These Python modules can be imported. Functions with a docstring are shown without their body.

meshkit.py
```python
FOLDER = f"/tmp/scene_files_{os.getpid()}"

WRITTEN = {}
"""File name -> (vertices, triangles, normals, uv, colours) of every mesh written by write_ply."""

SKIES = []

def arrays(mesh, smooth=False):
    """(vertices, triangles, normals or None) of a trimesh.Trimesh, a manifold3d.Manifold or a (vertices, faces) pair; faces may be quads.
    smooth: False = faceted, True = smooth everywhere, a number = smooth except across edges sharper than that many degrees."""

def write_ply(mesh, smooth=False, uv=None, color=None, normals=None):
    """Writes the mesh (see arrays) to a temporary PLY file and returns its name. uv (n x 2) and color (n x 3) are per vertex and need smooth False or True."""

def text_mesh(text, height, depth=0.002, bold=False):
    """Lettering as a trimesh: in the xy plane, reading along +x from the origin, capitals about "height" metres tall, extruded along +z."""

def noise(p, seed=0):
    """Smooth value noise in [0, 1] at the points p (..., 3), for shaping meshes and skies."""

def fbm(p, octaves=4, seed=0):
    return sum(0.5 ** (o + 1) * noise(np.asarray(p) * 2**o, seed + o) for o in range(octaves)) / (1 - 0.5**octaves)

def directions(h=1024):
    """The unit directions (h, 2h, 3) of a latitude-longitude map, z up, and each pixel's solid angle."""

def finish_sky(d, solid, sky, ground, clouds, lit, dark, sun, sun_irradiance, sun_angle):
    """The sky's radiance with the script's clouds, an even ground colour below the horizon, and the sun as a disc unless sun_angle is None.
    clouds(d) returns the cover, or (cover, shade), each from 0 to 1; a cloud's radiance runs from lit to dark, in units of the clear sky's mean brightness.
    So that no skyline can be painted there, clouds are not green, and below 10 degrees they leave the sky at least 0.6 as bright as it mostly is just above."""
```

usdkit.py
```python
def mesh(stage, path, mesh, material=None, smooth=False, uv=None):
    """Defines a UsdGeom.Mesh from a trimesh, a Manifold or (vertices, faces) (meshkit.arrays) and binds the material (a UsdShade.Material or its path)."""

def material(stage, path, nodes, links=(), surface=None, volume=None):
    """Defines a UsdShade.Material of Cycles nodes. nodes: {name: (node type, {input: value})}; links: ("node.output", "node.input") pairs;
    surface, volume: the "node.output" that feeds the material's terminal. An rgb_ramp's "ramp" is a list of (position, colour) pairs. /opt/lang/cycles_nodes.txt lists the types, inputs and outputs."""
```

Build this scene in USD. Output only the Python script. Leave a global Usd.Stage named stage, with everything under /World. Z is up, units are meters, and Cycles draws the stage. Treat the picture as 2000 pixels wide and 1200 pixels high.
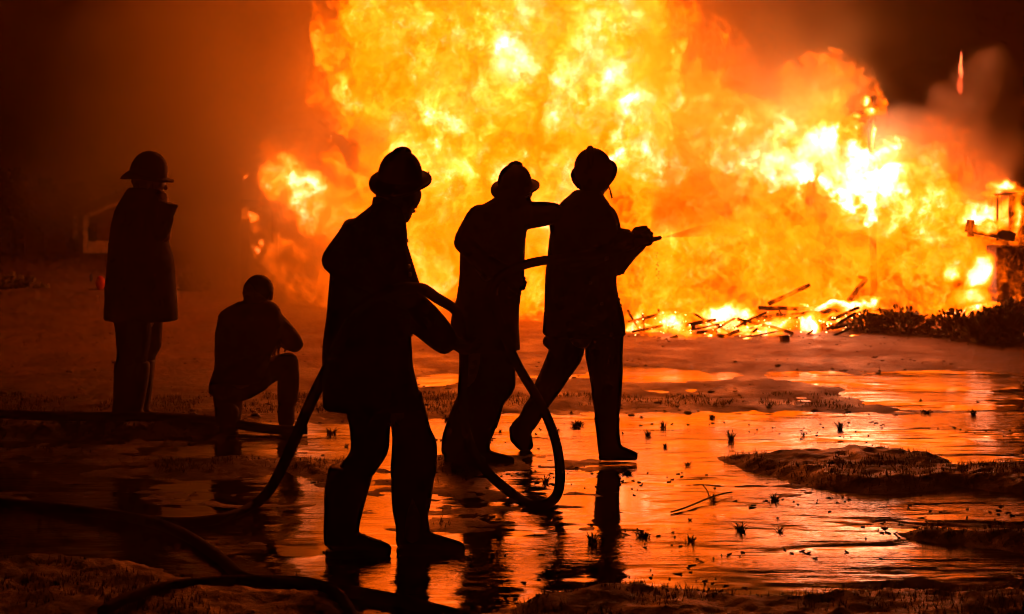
import math, random
import numpy as np, trimesh, manifold3d as m3, meshkit, usdkit
from manifold3d import Manifold
from scipy.interpolate import PchipInterpolator, CubicSpline
from pxr import Usd, UsdGeom, UsdLux, UsdShade, Gf, Sdf

rng = np.random.default_rng(7)
random.seed(7)

# ------------------------------------------------------------------ camera, sky, exposure
F, HY, CAMH = 3200.0, 295.0, 1.8          # focal length in photo pixels, horizon row, eye height
stage = Usd.Stage.CreateInMemory()
UsdGeom.SetStageUpAxis(stage, 'Z'); UsdGeom.SetStageMetersPerUnit(stage, 1.0)
UsdGeom.Xform.Define(stage, '/World'); UsdGeom.Scope.Define(stage, '/World/Looks')
cam = UsdGeom.Camera.Define(stage, '/World/camera')
cam.CreateHorizontalApertureAttr(36.0); cam.CreateVerticalApertureAttr(21.6)
cam.CreateFocalLengthAttr(F * 36 / 2000)
cam.CreateVerticalApertureOffsetAttr(-(600 - HY) / 2000 * 36)
cam.CreateFStopAttr(3.4); cam.CreateFocusDistanceAttr(8.4)
cam.CreateExposureAttr(2.5)
cam.AddTranslateOp().Set(Gf.Vec3d(0, 0, CAMH)); cam.AddRotateXOp().Set(90.0)

sky = UsdLux.DomeLight.Define(stage, '/World/sky')
sky_m = usdkit.material(stage, '/World/Looks/night_sky', {
    "s": ("sky_texture", {"sky_type": "single_scattering", "sun_disc": False, "sun_elevation": -0.12, "sun_rotation": 2.6}),
    "b": ("background_shader", {"strength": 0.004})}, [("s.color", "b.color")], surface="b.background")
UsdShade.MaterialBindingAPI.Apply(sky.GetPrim()).Bind(sky_m)
sky.GetPrim().SetCustomDataByKey('kind', 'structure')


# ------------------------------------------------------------------ helpers
def W(px, py, Y):
    """World point that stands at depth Y behind photo pixel (px, py)."""
    return np.array([(px - 1000) / F * Y, Y, CAMH - (py - HY) / F * Y])


def G(px, py):
    """Ground point (z = 0) at a photo pixel."""
    Y = F * CAMH / (py - HY)
    return np.array([(px - 1000) / F * Y, Y, 0.0])


used = {}


def numbered(parent, name):
    k = used.get((parent, name), 0); used[(parent, name)] = k + 1
    return f'{parent}/{name}' + (f'_{k:03d}' if k else '')


def tag(prim, label=None, category=None, group=None, kind=None):
    for k, v in (('label', label), ('category', category), ('group', group), ('kind', kind)):
        if v:
            prim.SetCustomDataByKey(k, v)
    return prim


def thing(name, label, category, loc=(0, 0, 0), rz=0, group=None, kind=None):
    x = UsdGeom.Xform.Define(stage, numbered('/World', name))
    x.AddTranslateOp().Set(Gf.Vec3d(*map(float, loc)))
    if rz:
        x.AddRotateZOp().Set(float(rz))
    x.GetPrim().SetCustomDataByKey('base', Gf.Vec3d(*map(float, loc)))
    return tag(x.GetPrim(), label, category, group, kind)


def base_of(prim):
    b = prim.GetCustomDataByKey('base')
    return np.array(b) if b is not None else np.zeros(3)


def part(name, mesh, mat, parent=None, smooth=35, local=False, **kw):
    """One Mesh prim. World-space mesh; moved into the parent's frame unless local."""
    v, f, _ = meshkit.arrays(mesh)
    if parent is not None and not local:
        top = stage.GetPrimAtPath('/'.join(str(parent.GetPath()).split('/')[:3]))
        v = v - base_of(top)
    p = numbered(str(parent.GetPath()) if parent is not None else '/World', name)
    m = usdkit.mesh(stage, p, (v, f), mat, smooth=smooth)
    return tag(m.GetPrim(), **kw)


def copy_of(src, name, loc, rz=0, label=None, category=None, group=None, scale=None):
    x = UsdGeom.Xform.Define(stage, numbered('/World', name))
    x.AddTranslateOp().Set(Gf.Vec3d(*map(float, loc))); x.AddRotateZOp().Set(float(rz))
    if scale is not None:
        x.AddScaleOp().Set(Gf.Vec3f(*map(float, scale)))
    p = x.GetPrim()
    p.GetReferences().AddInternalReference(src); p.SetInstanceable(True)
    return tag(p, label, category, group)


def tm(m):
    v, f, _ = meshkit.arrays(m)
    return trimesh.Trimesh(v, f, process=False)


def ball(c, r, n=16):
    s = Manifold.sphere(1.0, n)
    r = np.broadcast_to(np.asarray(r, float), 3)
    return s.scale(tuple(map(float, r))).translate(tuple(map(float, c)))


def union(ms):
    return Manifold.batch_boolean(list(ms), m3.OpType.Add)


def chain(pts, rad, n=14):
    """Hulls of neighbouring spheres joined: a tapering limb."""
    bs = [ball(p, r, n) for p, r in zip(pts, rad)]
    if len(bs) == 1:
        return bs[0]
    return union([Manifold.batch_hull([a, b]) for a, b in zip(bs, bs[1:])])


def hull(pts, rad, n=12):
    return Manifold.batch_hull([ball(p, r, n) for p, r in zip(pts, rad)])


def box(size, center, R=None, bevel=0.0):
    s = np.asarray(size, float)
    if bevel:
        b = Manifold.batch_hull([Manifold.cube(tuple(s - 2 * bevel * (np.arange(3) != k)), True) for k in range(3)])
    else:
        b = Manifold.cube(tuple(s), True)
    M = np.eye(4)[:3]
    if R is not None:
        M = np.hstack([R, np.zeros((3, 1))])
    M = M.copy(); M[:, 3] = center
    return b.transform(M)


def frame(d, up=(0, 0, 1)):
    """Rotation whose x axis runs along d."""
    x = np.asarray(d, float); x = x / np.linalg.norm(x)
    y = np.cross(up, x)
    y = y / np.linalg.norm(y) if np.linalg.norm(y) > 1e-6 else np.array([0, 1.0, 0])
    return np.stack([x, y, np.cross(x, y)], 1)


def beam(a, b, w, h, bevel=0.006, rough=0.012, seed=0):
    """A squared timber from a to b with uneven, charred sides."""
    a, b = np.asarray(a, float), np.asarray(b, float)
    L = np.linalg.norm(b - a); bevel = min(bevel, .2 * min(w, h))
    m = tm(box((L, w, h), (a + b) / 2, frame(b - a), bevel).refine_to_length(max(0.05, min(w, h) * 0.7)))
    d = np.stack([meshkit.fbm(m.vertices * 9 + k * 17 + seed, 3, seed) - 0.5 for k in range(3)], 1)
    m.vertices = m.vertices + d * 2 * rough
    return m


def smooth_body(man, edge, it=6, fold=0.0, fs=7.0, seed=0):
    m = tm(man.refine_to_length(edge))
    m.merge_vertices()
    old = np.array(m.vertices)
    trimesh.smoothing.filter_taubin(m, lamb=0.5, nu=0.53, iterations=it)
    new = np.array(m.vertices); far_ = np.linalg.norm(new - old, axis=1) > .03
    new[far_] = old[far_]; m.vertices = new                           # a corner without neighbours must not wander off
    if fold:
        n = m.vertex_normals
        m.vertices = m.vertices + n * (fold * 2 * (meshkit.fbm(m.vertices * np.array([fs, fs, fs * .6]) + seed * 3.1, 3, seed) - .5))[:, None]
    return m


def tube(path, r, n=12, taper=None):
    """A closed round tube along a smooth path (N x 3)."""
    p = np.asarray(path, float)
    t = np.gradient(p, axis=0); t /= np.linalg.norm(t, axis=1, keepdims=True)
    ref = np.array([0.0, 1.0, 0.0]); u = ref - t[0] * (ref @ t[0])
    if np.linalg.norm(u) < 1e-3:
        u = np.array([1.0, 0, 0]) - t[0] * t[0][0]
    u /= np.linalg.norm(u); rings = []
    for i in range(len(p)):
        u = u - t[i] * (u @ t[i]); u /= np.linalg.norm(u); w = np.cross(t[i], u)
        rr = r if taper is None else r * taper[i]
        a = np.arange(n) / n * 2 * math.pi
        rings.append(p[i] + rr * (np.cos(a)[:, None] * u + np.sin(a)[:, None] * w))
    v = np.vstack(rings + [p[:1], p[-1:]]); k = len(p) * n; f = []
    for i in range(len(p) - 1):
        for j in range(n):
            a, b = i * n + j, i * n + (j + 1) % n
            f += [(a, b, b + n), (a, b + n, a + n)]
    for j in range(n):
        f += [(k, (j + 1) % n, j), (k + 1, k - n + j, k - n + (j + 1) % n)]
    m = trimesh.Trimesh(v, np.array(f), process=False); m.fix_normals()
    return m


def spline(pts, step=0.03):
    p = np.asarray(pts, float)
    s = np.r_[0, np.cumsum(np.linalg.norm(np.diff(p, axis=0), axis=1) ** 0.6)]
    c = CubicSpline(s, p)
    q = c(np.linspace(0, s[-1], 800)); L = np.r_[0, np.cumsum(np.linalg.norm(np.diff(q, axis=0), axis=1))]
    n = max(8, int(L[-1] / step))
    t = np.interp(np.linspace(0, L[-1], n), L, np.linspace(0, s[-1], 800))
    return c(t)


def loft(Y, rings, step=5.0, n=44, power=2.25, fold=0.012, seed=0):
    """A closed garment: elliptical sections, each (photo row, left column, right column, half depth in m, depth offset in m), of a figure at depth Y."""
    R = np.array(rings, float); o = np.argsort(R[:, 0]); R = R[o]
    ys = np.linspace(R[0, 0], R[-1, 0], max(4, int((R[-1, 0] - R[0, 0]) / step) + 1))
    c = PchipInterpolator(R[:, 0], R[:, 1:])(ys)
    a = np.arange(n) / n * 2 * math.pi
    ca, sa = np.sign(np.cos(a)) * np.abs(np.cos(a)) ** (2 / power), np.sign(np.sin(a)) * np.abs(np.sin(a)) ** (2 / power)
    V = []
    for y, (xl, xr, dh, dy) in zip(ys, c):
        xc, hw = (xl + xr) / 2, (xr - xl) / 2
        base = np.array([W(xc, y, Y)] * n)
        k = Y / F
        q = np.stack([hw * k * ca, dh * sa], 1)
        p3 = np.stack([base[:, 0] + q[:, 0], base[:, 1] + q[:, 1] + dy, base[:, 2]], 1)
        nz = meshkit.fbm(np.stack([p3[:, 0] * 9, p3[:, 1] * 9, p3[:, 2] * 3.2], 1) + seed * 5.3, 3, seed) - 0.5
        d = q / np.maximum(np.linalg.norm(q, axis=1, keepdims=True), 1e-6)
        p3[:, :2] += d * (fold * 2 * nz)[:, None]
        V.append(p3)
    V = np.vstack(V); m = len(ys)
    V = np.vstack([V, V[:n].mean(0), V[-n:].mean(0)])
    i, j = np.meshgrid(np.arange(m - 1), np.arange(n), indexing='ij')
    A, B = (i * n + j).ravel(), (i * n + (j + 1) % n).ravel()
    f = np.vstack([np.stack([A, B, B + n], 1), np.stack([A, B + n, A + n], 1)])
    jj = np.arange(n)
    f = np.vstack([f, np.stack([np.full(n, m * n), (jj + 1) % n, jj], 1), np.stack([np.full(n, m * n + 1), (m - 1) * n + jj, (m - 1) * n + (jj + 1) % n], 1)])
    t = trimesh.Trimesh(V, f, process=False); t.fix_normals()
    return t


def man(t):
    return Manifold(m3.Mesh(np.asarray(t.vertices, np.float32), np.asarray(t.faces, np.uint32)))


# ------------------------------------------------------------------ materials
def plain(name, col, rough=0.7, spec=0.3, noise=0.35, scale=9.0, bump=0.0, bscale=60.0, coat=0.0, metallic=0.0):
    lo = tuple(c * (1 - noise) for c in col); hi = tuple(c * (1 + noise) for c in col)
    nodes = {"g": ("geometry", {}), "n": ("noise_texture", {"scale": scale, "detail": 5.0, "roughness": 0.6}),
             "r": ("rgb_ramp", {"ramp": [(0.3, lo), (0.7, hi)]}),
             "p": ("principled_bsdf", {"roughness": rough, "specular_ior_level": spec, "coat_weight": coat, "metallic": metallic})}
    links = [("g.position", "n.vector"), ("n.fac", "r.fac"), ("r.color", "p.base_color")]
    if bump:
        nodes["n2"] = ("noise_texture", {"scale": bscale, "detail": 4.0}); nodes["b"] = ("bump", {"strength": bump, "distance": 0.01})
        links += [("g.position", "n2.vector"), ("n2.fac", "b.height"), ("b.normal", "p.normal")]
    return usdkit.material(stage, '/World/Looks/' + name, nodes, links, surface="p.BSDF")


M = {
    'coat': plain('coat_cloth', (.016, .014, .013), .9, .12, bump=.4, bscale=90),
    'trouser': plain('trouser_cloth', (.014, .013, .014), .9, .12, bump=.4, bscale=90),
    'shirt': plain('shirt_cloth', (.045, .04, .028), .9, .12, bump=.3, bscale=120),
    'helmet': plain('helmet_shell', (.007, .006, .005), .7, .08),
    'rubber': plain('boot_rubber', (.009, .008, .008), .6, .15),
    'glove': plain('glove_leather', (.018, .014, .011), .8, .15, bump=.3),
    'skin': plain('skin', (.22, .13, .09), .55, .3, noise=.1),
    'hair': plain('hair', (.012, .01, .009), .7, .2),
    'hose': plain('hose_rubber', (.010, .008, .007), .85, .1, bump=.3, bscale=140),
    'metal': plain('brass_metal', (.25, .18, .1), .35, .5, metallic=1.0),
    'char': plain('charred_wood', (.02, .016, .013), .85, .2, noise=.6, scale=14, bump=.8, bscale=30),
    'brick': plain('sooty_wall', (.05, .035, .03), .9, .15, noise=.5, scale=5, bump=.5, bscale=20),
    'paint': plain('pale_paint', (.8, .74, .66), .6, .3, noise=.15),
    'darkpane': plain('dark_glass', (.02, .02, .025), .2, .4),
    'tin': plain('tin_roof', (.35, .32, .3), .5, .4, noise=.3),
    'post': plain('weathered_wood', (.2, .15, .11), .8, .2, noise=.4),
    'leaf': plain('leaf_green', (.13, .13, .06), .6, .3, noise=.5, scale=4),
    'leafpale': plain('leaf_pale', (.16, .17, .07), .55, .35, noise=.4, scale=6),
    'bark': plain('bark', (.08, .055, .04), .85, .2),
    'grass': plain('grass_blades', (.014, .016, .007), .9, .1, noise=.5, scale=20),
    'litter': plain('floating_litter', (.02, .016, .012), .8, .15, noise=.5, scale=20),
    'reflector': plain('red_plastic', (.5, .06, .03), .35, .5),
    'blue': plain('blue_plastic', (.05, .08, .4), .4, .4),
}
ember_m = usdkit.material(stage, '/World/Looks/glowing_ember', {
    "g": ("geometry", {}), "n": ("noise_texture", {"scale": 11.0, "detail": 4.0}),
    "r": ("rgb_ramp", {"ramp": [(0.40, (.02, .001, 0)), (.5, (.9, .12, .01)), (.62, (3.0, .9, .12)), (.75, (6, 3.4, 1.3))]}),
    "e": ("emission", {"strength": 1.0})}, [("g.position", "n.vector"), ("n.fac", "r.fac"), ("r.color", "e.color")], surface="e.emission")
spark_m = usdkit.material(stage, '/World/Looks/hot_spark', {"e": ("emission", {"color": (5.0, 1.9, .5), "strength": 1.0})}, [], surface="e.emission")

mud_m = usdkit.material(stage, '/World/Looks/wet_mud', {
    "g": ("geometry", {}), "n": ("noise_texture", {"scale": 2.2, "detail": 6.0, "roughness": 0.62}), "n2": ("noise_texture", {"scale": 17.0, "detail": 6.0, "roughness": .68}),
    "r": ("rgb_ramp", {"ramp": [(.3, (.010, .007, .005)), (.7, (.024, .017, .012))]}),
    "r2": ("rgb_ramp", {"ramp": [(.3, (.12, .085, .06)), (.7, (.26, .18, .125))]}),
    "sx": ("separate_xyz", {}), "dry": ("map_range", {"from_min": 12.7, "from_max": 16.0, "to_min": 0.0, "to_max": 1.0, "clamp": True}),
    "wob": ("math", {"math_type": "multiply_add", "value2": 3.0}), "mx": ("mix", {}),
    "ro": ("map_range", {"from_min": .35, "from_max": .65, "to_min": .30, "to_max": .8, "clamp": True}),
    "b": ("bump", {"strength": .9, "distance": .035}),
    "p": ("principled_bsdf", {"specular_ior_level": .3})},
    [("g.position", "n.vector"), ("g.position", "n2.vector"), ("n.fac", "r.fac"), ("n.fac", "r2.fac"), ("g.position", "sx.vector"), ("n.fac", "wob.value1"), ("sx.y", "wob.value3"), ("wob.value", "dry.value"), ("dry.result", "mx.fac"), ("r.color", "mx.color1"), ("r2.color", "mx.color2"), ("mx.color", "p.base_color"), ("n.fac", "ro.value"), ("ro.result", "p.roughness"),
     ("n2.fac", "b.height"), ("b.normal", "p.normal")], surface="p.BSDF")
water_m = usdkit.material(stage, '/World/Looks/muddy_water', {
    "g": ("geometry", {}), "m": ("mapping", {"scale": (4.0, 19.0, 1.0)}), "n": ("noise_texture", {"scale": 1.0, "detail": 4.0, "roughness": .6}),
    "m2": ("mapping", {"scale": (1.1, 2.6, 1.0)}), "n2": ("noise_texture", {"scale": 1.0, "detail": 2.0}),
    "s": ("math", {"math_type": "multiply_add", "value2": 2.6}),
    "m3": ("mapping", {"scale": (.9, 1.6, 1.0), "location": (3.0, 1.0, 0.0)}), "n3": ("noise_texture", {"scale": 1.0, "detail": 3.0}), "cr": ("map_range", {"from_min": .38, "from_max": .62, "to_min": .12, "to_max": 1.6, "clamp": True}), "hm": ("math", {"math_type": "multiply"}),
    "b": ("bump", {"strength": .8, "distance": .006}),
    "p": ("principled_bsdf", {"base_color": (.012, .008, .005), "roughness": .045, "ior": 1.33, "specular_ior_level": .5})},
    [("g.position", "m.vector"), ("m.vector", "n.vector"), ("g.position", "m2.vector"), ("m2.vector", "n2.vector"), ("n2.fac", "s.value1"), ("n.fac", "s.value3"),
     ("g.position", "m3.vector"), ("m3.vector", "n3.vector"), ("n3.fac", "cr.value"), ("s.value", "hm.value1"), ("cr.result", "hm.value2"), ("hm.value", "b.height"), ("b.normal", "p.normal")], surface="p.BSDF")


# ------------------------------------------------------------------ ground and water
def inside(poly, x, y):
    r = np.zeros(x.shape, bool); n = len(poly)
    for i in range(n):
        (x1, y1), (x2, y2) = poly[i], poly[(i + 1) % n]
        if y1 != y2:
            r ^= ((y1 > y) != (y2 > y)) & (x < (x2 - x1) * (y - y1) / (y2 - y1) + x1)
    return r


def edge_dist(poly, x, y):
    d = np.full(x.shape, 1e9); n = len(poly)
    for i in range(n):
        a, b = np.array(poly[i]), np.array(poly[(i + 1) % n]); e = b - a
        t = np.clip(((x - a[0]) * e[0] + (y - a[1]) * e[1]) / (e @ e), 0, 1)
        d = np.minimum(d, np.hypot(x - a[0] - t * e[0], y - a[1] - t * e[1]))
    return d


ISLANDS = [([(1410, 895), (1500, 888), (1640, 881), (1750, 883), (1840, 900), (1860, 914), (1990, 908), (2140, 903), (2140, 966), (1990, 962), (1870, 951), (1830, 958), (1700, 965), (1580, 952), (1520, 932), (1440, 912)], .055),
           ([(1740, 1042), (1800, 1036), (1900, 1039), (2000, 1043), (2140, 1044), (2140, 1082), (1990, 1077), (1850, 1065), (1770, 1055)], .05),
           ([(1010, 1182), (1080, 1163), (1130, 1152), (1200, 1148), (1300, 1152), (1420, 1166), (1540, 1174), (1640, 1166), (1740, 1160), (1900, 1157), (2200, 1155), (2200, 1330), (900, 1330)], .05),
           ([(-250, 822), (200, 824), (420, 826), (450, 838), (400, 850), (250, 858), (-250, 862)], .07),
           ([(-250, 1098), (120, 1090), (260, 1100), (420, 1150), (640, 1165), (720, 1210), (640, 1330), (-250, 1330)], .05),
           ([(560, 902), (680, 900), (690, 922), (640, 935), (560, 928)], .035),
           ([(300, 905), (480, 893), (560, 905), (520, 930), (360, 940), (290, 925)], .03),
           ([(600, 795), (700, 790), (760, 800), (700, 820), (620, 815)], .03)]


PUDDLES = [[(1200, 716), (1300, 715), (1400, 727), (1430, 740), (1330, 746), (1200, 744)], [(1540, 728), (1720, 730), (1900, 742), (2050, 770), (1980, 805), (1760, 798), (1650, 760), (1540, 742)], [(800, 735), (900, 728), (920, 750), (820, 758)]]


def axis(spans):
    out = []
    for a, b, n in spans:
        out.append(np.linspace(a, b, n, endpoint=False))
    return np.r_[np.concatenate(out), spans[-1][1]]


ys = axis([(-180, -20, 12), (-20, 3, 30), (3, 5.5, 50), (5.5, 11.5, 300), (11.5, 19, 170), (19, 60, 90), (60, 320, 26)])
xs = axis([(-260, -30, 16), (-30, -6.5, 50), (-6.5, -3.9, 60), (-3.9, 4.1, 330), (4.1, 7, 66), (7, 30, 46), (30, 260, 16)])
gx, gy = np.meshgrid(xs, ys)


def land(x, y):
    """Height of the mud over the standing water's level."""
    q = np.stack([x, y, np.zeros_like(x)], -1)
    big = meshkit.fbm(q * np.array([.55, .75, 1]) + 4.2, 3, 3) - .5
    mid = meshkit.fbm(q * np.array([2.2, 4.0, 1]) + 1.7, 4, 5) - .5
    fine = meshkit.fbm(q * np.array([9, 14, 1]), 3, 9) - .5
    far = np.clip((y - 10.2) / 2.0, 0, 1); far = far * far * (3 - 2 * far)
    left = np.clip((-.75 - x) / 1.2, 0, 1) * np.clip((y - 6.0) / 1.0, 0, 1)
    calm = np.clip((26 - y) / 12, .12, 1)
    h = -.012 + .050 * big + .036 * mid * calm + .018 * fine * calm ** 2
    mess = np.clip((.9 - x) / 1.0, 0, 1) * np.clip((y - 7.5) / .8, 0, 1)
    h = h + far * .020 + left * .003 + mess * (.004 + .02 * mid) + np.clip((y - 13.2) / 2.5, 0, 1) * .06
    for poly in PUDDLES:
        P = [tuple(G(a, b)[:2]) for a, b in poly]; near = (y > 11) & (y < 15) & (np.abs(x) < 6)
        d = edge_dist(P, x[near], y[near]) * np.where(inside(P, x[near], y[near]), 1, -1) + .5 * (meshkit.fbm(np.stack([x[near] * 2.5, y[near] * 2.5, 0 * x[near]], -1), 3, 51) - .5)
        h[near] -= .035 * np.clip(d / .25 + .4, 0, 1)
    h = h - np.clip((y - 24) / 30, 0, 1.2) ** 1.3 * 1.7
    near = (y > 3) & (y < 12.5) & (np.abs(x) < 7)
    xn, yn = x[near], y[near]
    wob = .10 * (meshkit.fbm(np.stack([xn * 5, yn * 8, 0 * xn], -1), 3, 21) - .5) + .05 * (meshkit.fbm(np.stack([xn * 22, yn * 26, 0 * xn], -1), 2, 23) - .5)
    add = np.full(xn.shape, -1.0)
    for poly, top in ISLANDS:
        P = [tuple(G(a, b)[:2]) for a, b in poly]
        d = edge_dist(P, xn, yn) * np.where(inside(P, xn, yn), 1, -1) + wob
        t = np.clip(d / .16 + .15, -.6, 1)
        add = np.maximum(add, top * t * (1 + .8 * (meshkit.fbm(np.stack([xn * 12, yn * 12, 0 * xn], -1), 2, 31) - .5)))
    hn = h[near]
    h[near] = np.maximum(hn, np.where(add > -.012, add + .3 * np.maximum(hn, -.02), hn))
    return h


gz = land(gx, gy)
nY, nX = gx.shape
ii, jj = np.meshgrid(np.arange(nY - 1), np.arange(nX - 1), indexing='ij')
q0 = (ii * nX + jj).ravel()
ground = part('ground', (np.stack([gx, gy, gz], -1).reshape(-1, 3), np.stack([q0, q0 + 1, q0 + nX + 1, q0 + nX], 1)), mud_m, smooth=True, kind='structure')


def land_at(x, y):
    return float(land(np.array([[float(x)]]), np.array([[float(y)]]))[0, 0])


wx, wy = axis([(-9, 9, 36)]), axis([(2.5, 17.5, 30)])
gx2, gy2 = np.meshgrid(wx, wy); n2 = len(wx)
ii, jj = np.meshgrid(np.arange(len(wy) - 1), np.arange(n2 - 1), indexing='ij'); q0 = (ii * n2 + jj).ravel()
part('water', (np.stack([gx2, gy2, 0 * gx2], -1).reshape(-1, 3), np.stack([q0, q0 + 1, q0 + n2 + 1, q0 + n2], 1)), water_m, smooth=True, kind='structure')


# ------------------------------------------------------------------ fire: hot gas as volumes
FLAME_RAMP = [(0, (.32, .026, .0)), (.18, (.66, .062, .0)), (.36, (1.12, .125, .001)), (.55, (2.0, .24, .016)), (.75, (3.0, .48, .10)), (1, (6.0, 2.6, 1.35))]


def flame(name, label, blobs, dens=5.5, A=2.5, B=3.5, scale=3.4, gain=1.0, category='flames', warp=.40, seed=0.0, stretch=.58, ramp=FLAME_RAMP, lo=.24, hi=.52):
    """Turbulent burning gas. blobs: (px, py, half width px, half height px, depth Y, half depth m, heat)."""
    C = np.array([W(b[0], b[1], b[4]) for b in blobs])
    Rr = np.array([(b[2] * b[4] / F, b[5], b[3] * b[4] / F) for b in blobs])
    nodes = {"g": ("geometry", {}),
             "wn": ("noise_texture", {"scale": 1.6, "detail": 4.0, "roughness": .62}),
             "wc": ("vector_math", {"math_type": "subtract", "vector2": (.5, .5, .5)}),
             "ws": ("vector_math", {"math_type": "scale", "scale": warp * 4}),
             "wa": ("vector_math", {"math_type": "add"}),
             "nm": ("mapping", {"scale": (1.0, 1.0, stretch), "location": (seed, seed * 1.7, seed * .6)}),
             "n": ("noise_texture", {"scale": scale, "detail": 6.0, "roughness": .68}),
             "x": ("math", {"math_type": "multiply_add", "value2": A}),
             "d": ("map_range", {"range_type": "smoothstep", "from_min": lo, "from_max": hi, "to_min": 0.0, "to_max": dens, "clamp": True}),
             "xc": ("math", {"math_type": "multiply_add", "value2": B}), "shc": ("math", {"math_type": "subtract", "value2": B * .5}),
             "c": ("map_range", {"from_min": .27, "from_max": 1.40, "to_min": 0.0, "to_max": 1.0, "clamp": True}),
             "rp": ("rgb_ramp", {"ramp": [(t, tuple(gain * v for v in c)) for t, c in ramp]}),
             "p": ("principled_volume", {"color": (0, 0, 0), "absorption_color": (0, 0, 0)})}
    links = [("g.position", "wn.vector"), ("wn.color", "wc.vector1"), ("wc.vector", "ws.vector1"), ("g.position", "wa.vector1"), ("ws.vector", "wa.vector2"),
             ("wa.vector", "nm.vector"), ("nm.vector", "n.vector")]
    last = None
    for k, (c, r, b) in enumerate(zip(C, Rr, blobs)):
        nodes[f"m{k}"] = ("mapping", {"scale": tuple(1 / r), "location": tuple(-c / r)})
        nodes[f"l{k}"] = ("vector_math", {"math_type": "length"})
        nodes[f"f{k}"] = ("map_range", {"range_type": "smoothstep", "from_min": 1.12, "from_max": .25, "to_min": 0.0, "to_max": float(b[6]), "clamp": True})
        links += [("wa.vector", f"m{k}.vector"), (f"m{k}.vector", f"l{k}.vector1"), (f"l{k}.value", f"f{k}.value")]
        if last is None:
            last = f"f{k}.result"
        else:
            nodes[f"x{k}"] = ("math", {"math_type": "smoothmax", "value3": .15})
            links += [(last, f"x{k}.value1"), (f"f{k}.result", f"x{k}.value2")]
            last = f"x{k}.value"
    nodes["sh"] = ("math", {"math_type": "subtract", "value2": A * .5})
    links += [(last, "sh.value1"), ("n.fac", "x.value1"), ("sh.value", "x.value3"), ("x.value", "d.value"), ("d.result", "p.density"), (last, "shc.value1"), ("n.fac", "xc.value1"), ("shc.value", "xc.value3"), ("xc.value", "c.value"), ("c.result", "rp.fac"),
              ("rp.color", "p.emission_color"), ("d.result", "p.emission_strength")]
    mt = usdkit.material(stage, f'/World/Looks/{name}_{len(used)}_gas', nodes, links, volume="p.volume")
    hug = union([ball(c, r * 1.12 + warp * .45, 20) for c, r in zip(C, Rr)])
    low = min(W(0, b[1] + b[3], b[4])[2] for b in blobs)
    lo_, hi_ = hug.bounding_box()[:3], hug.bounding_box()[3:]
    hug = hug.trim_by_plane((0, 0, 1), max(.01, lo_[2]))
    m = tm(hug)
    return part(name, m, mt, smooth=True, label=label, category=category)


flame('flame_plume', 'towering yellow flame plume rising out of frame behind the three hose men',
      [(735, 60, 85, 170, 17.6, 1.0, .60), (690, 180, 58, 48, 17.3, .5, .56), (790, 110, 110, 190, 17.6, 1.2, .66), (900, 160, 150, 200, 17.7, 1.2, .80), (1010, 60, 160, 250, 17.9, 1.3, .96),
       (1150, 130, 150, 230, 17.8, 1.3, 1.06), (1255, 240, 85, 180, 17.5, 1.0, 1.10), (1235, 40, 95, 120, 17.7, 1.0, .90), (880, 330, 130, 130, 17.2, 1.0, .76), (1060, 380, 190, 150, 17.4, 1.2, .78),
       (850, 470, 150, 120, 17.0, .9, .47), (1000, 530, 220, 100, 17.0, 1.0, .42), (1120, 500, 170, 110, 17.2, 1.0, .48), (1000, -170, 340, 190, 17.8, 1.7, 1.0), (990, -430, 380, 260, 18.0, 2.0, 1.1), (900, 190, 180, 320, 20.8, 1.8, 1.35)], seed=1.0)
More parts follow.
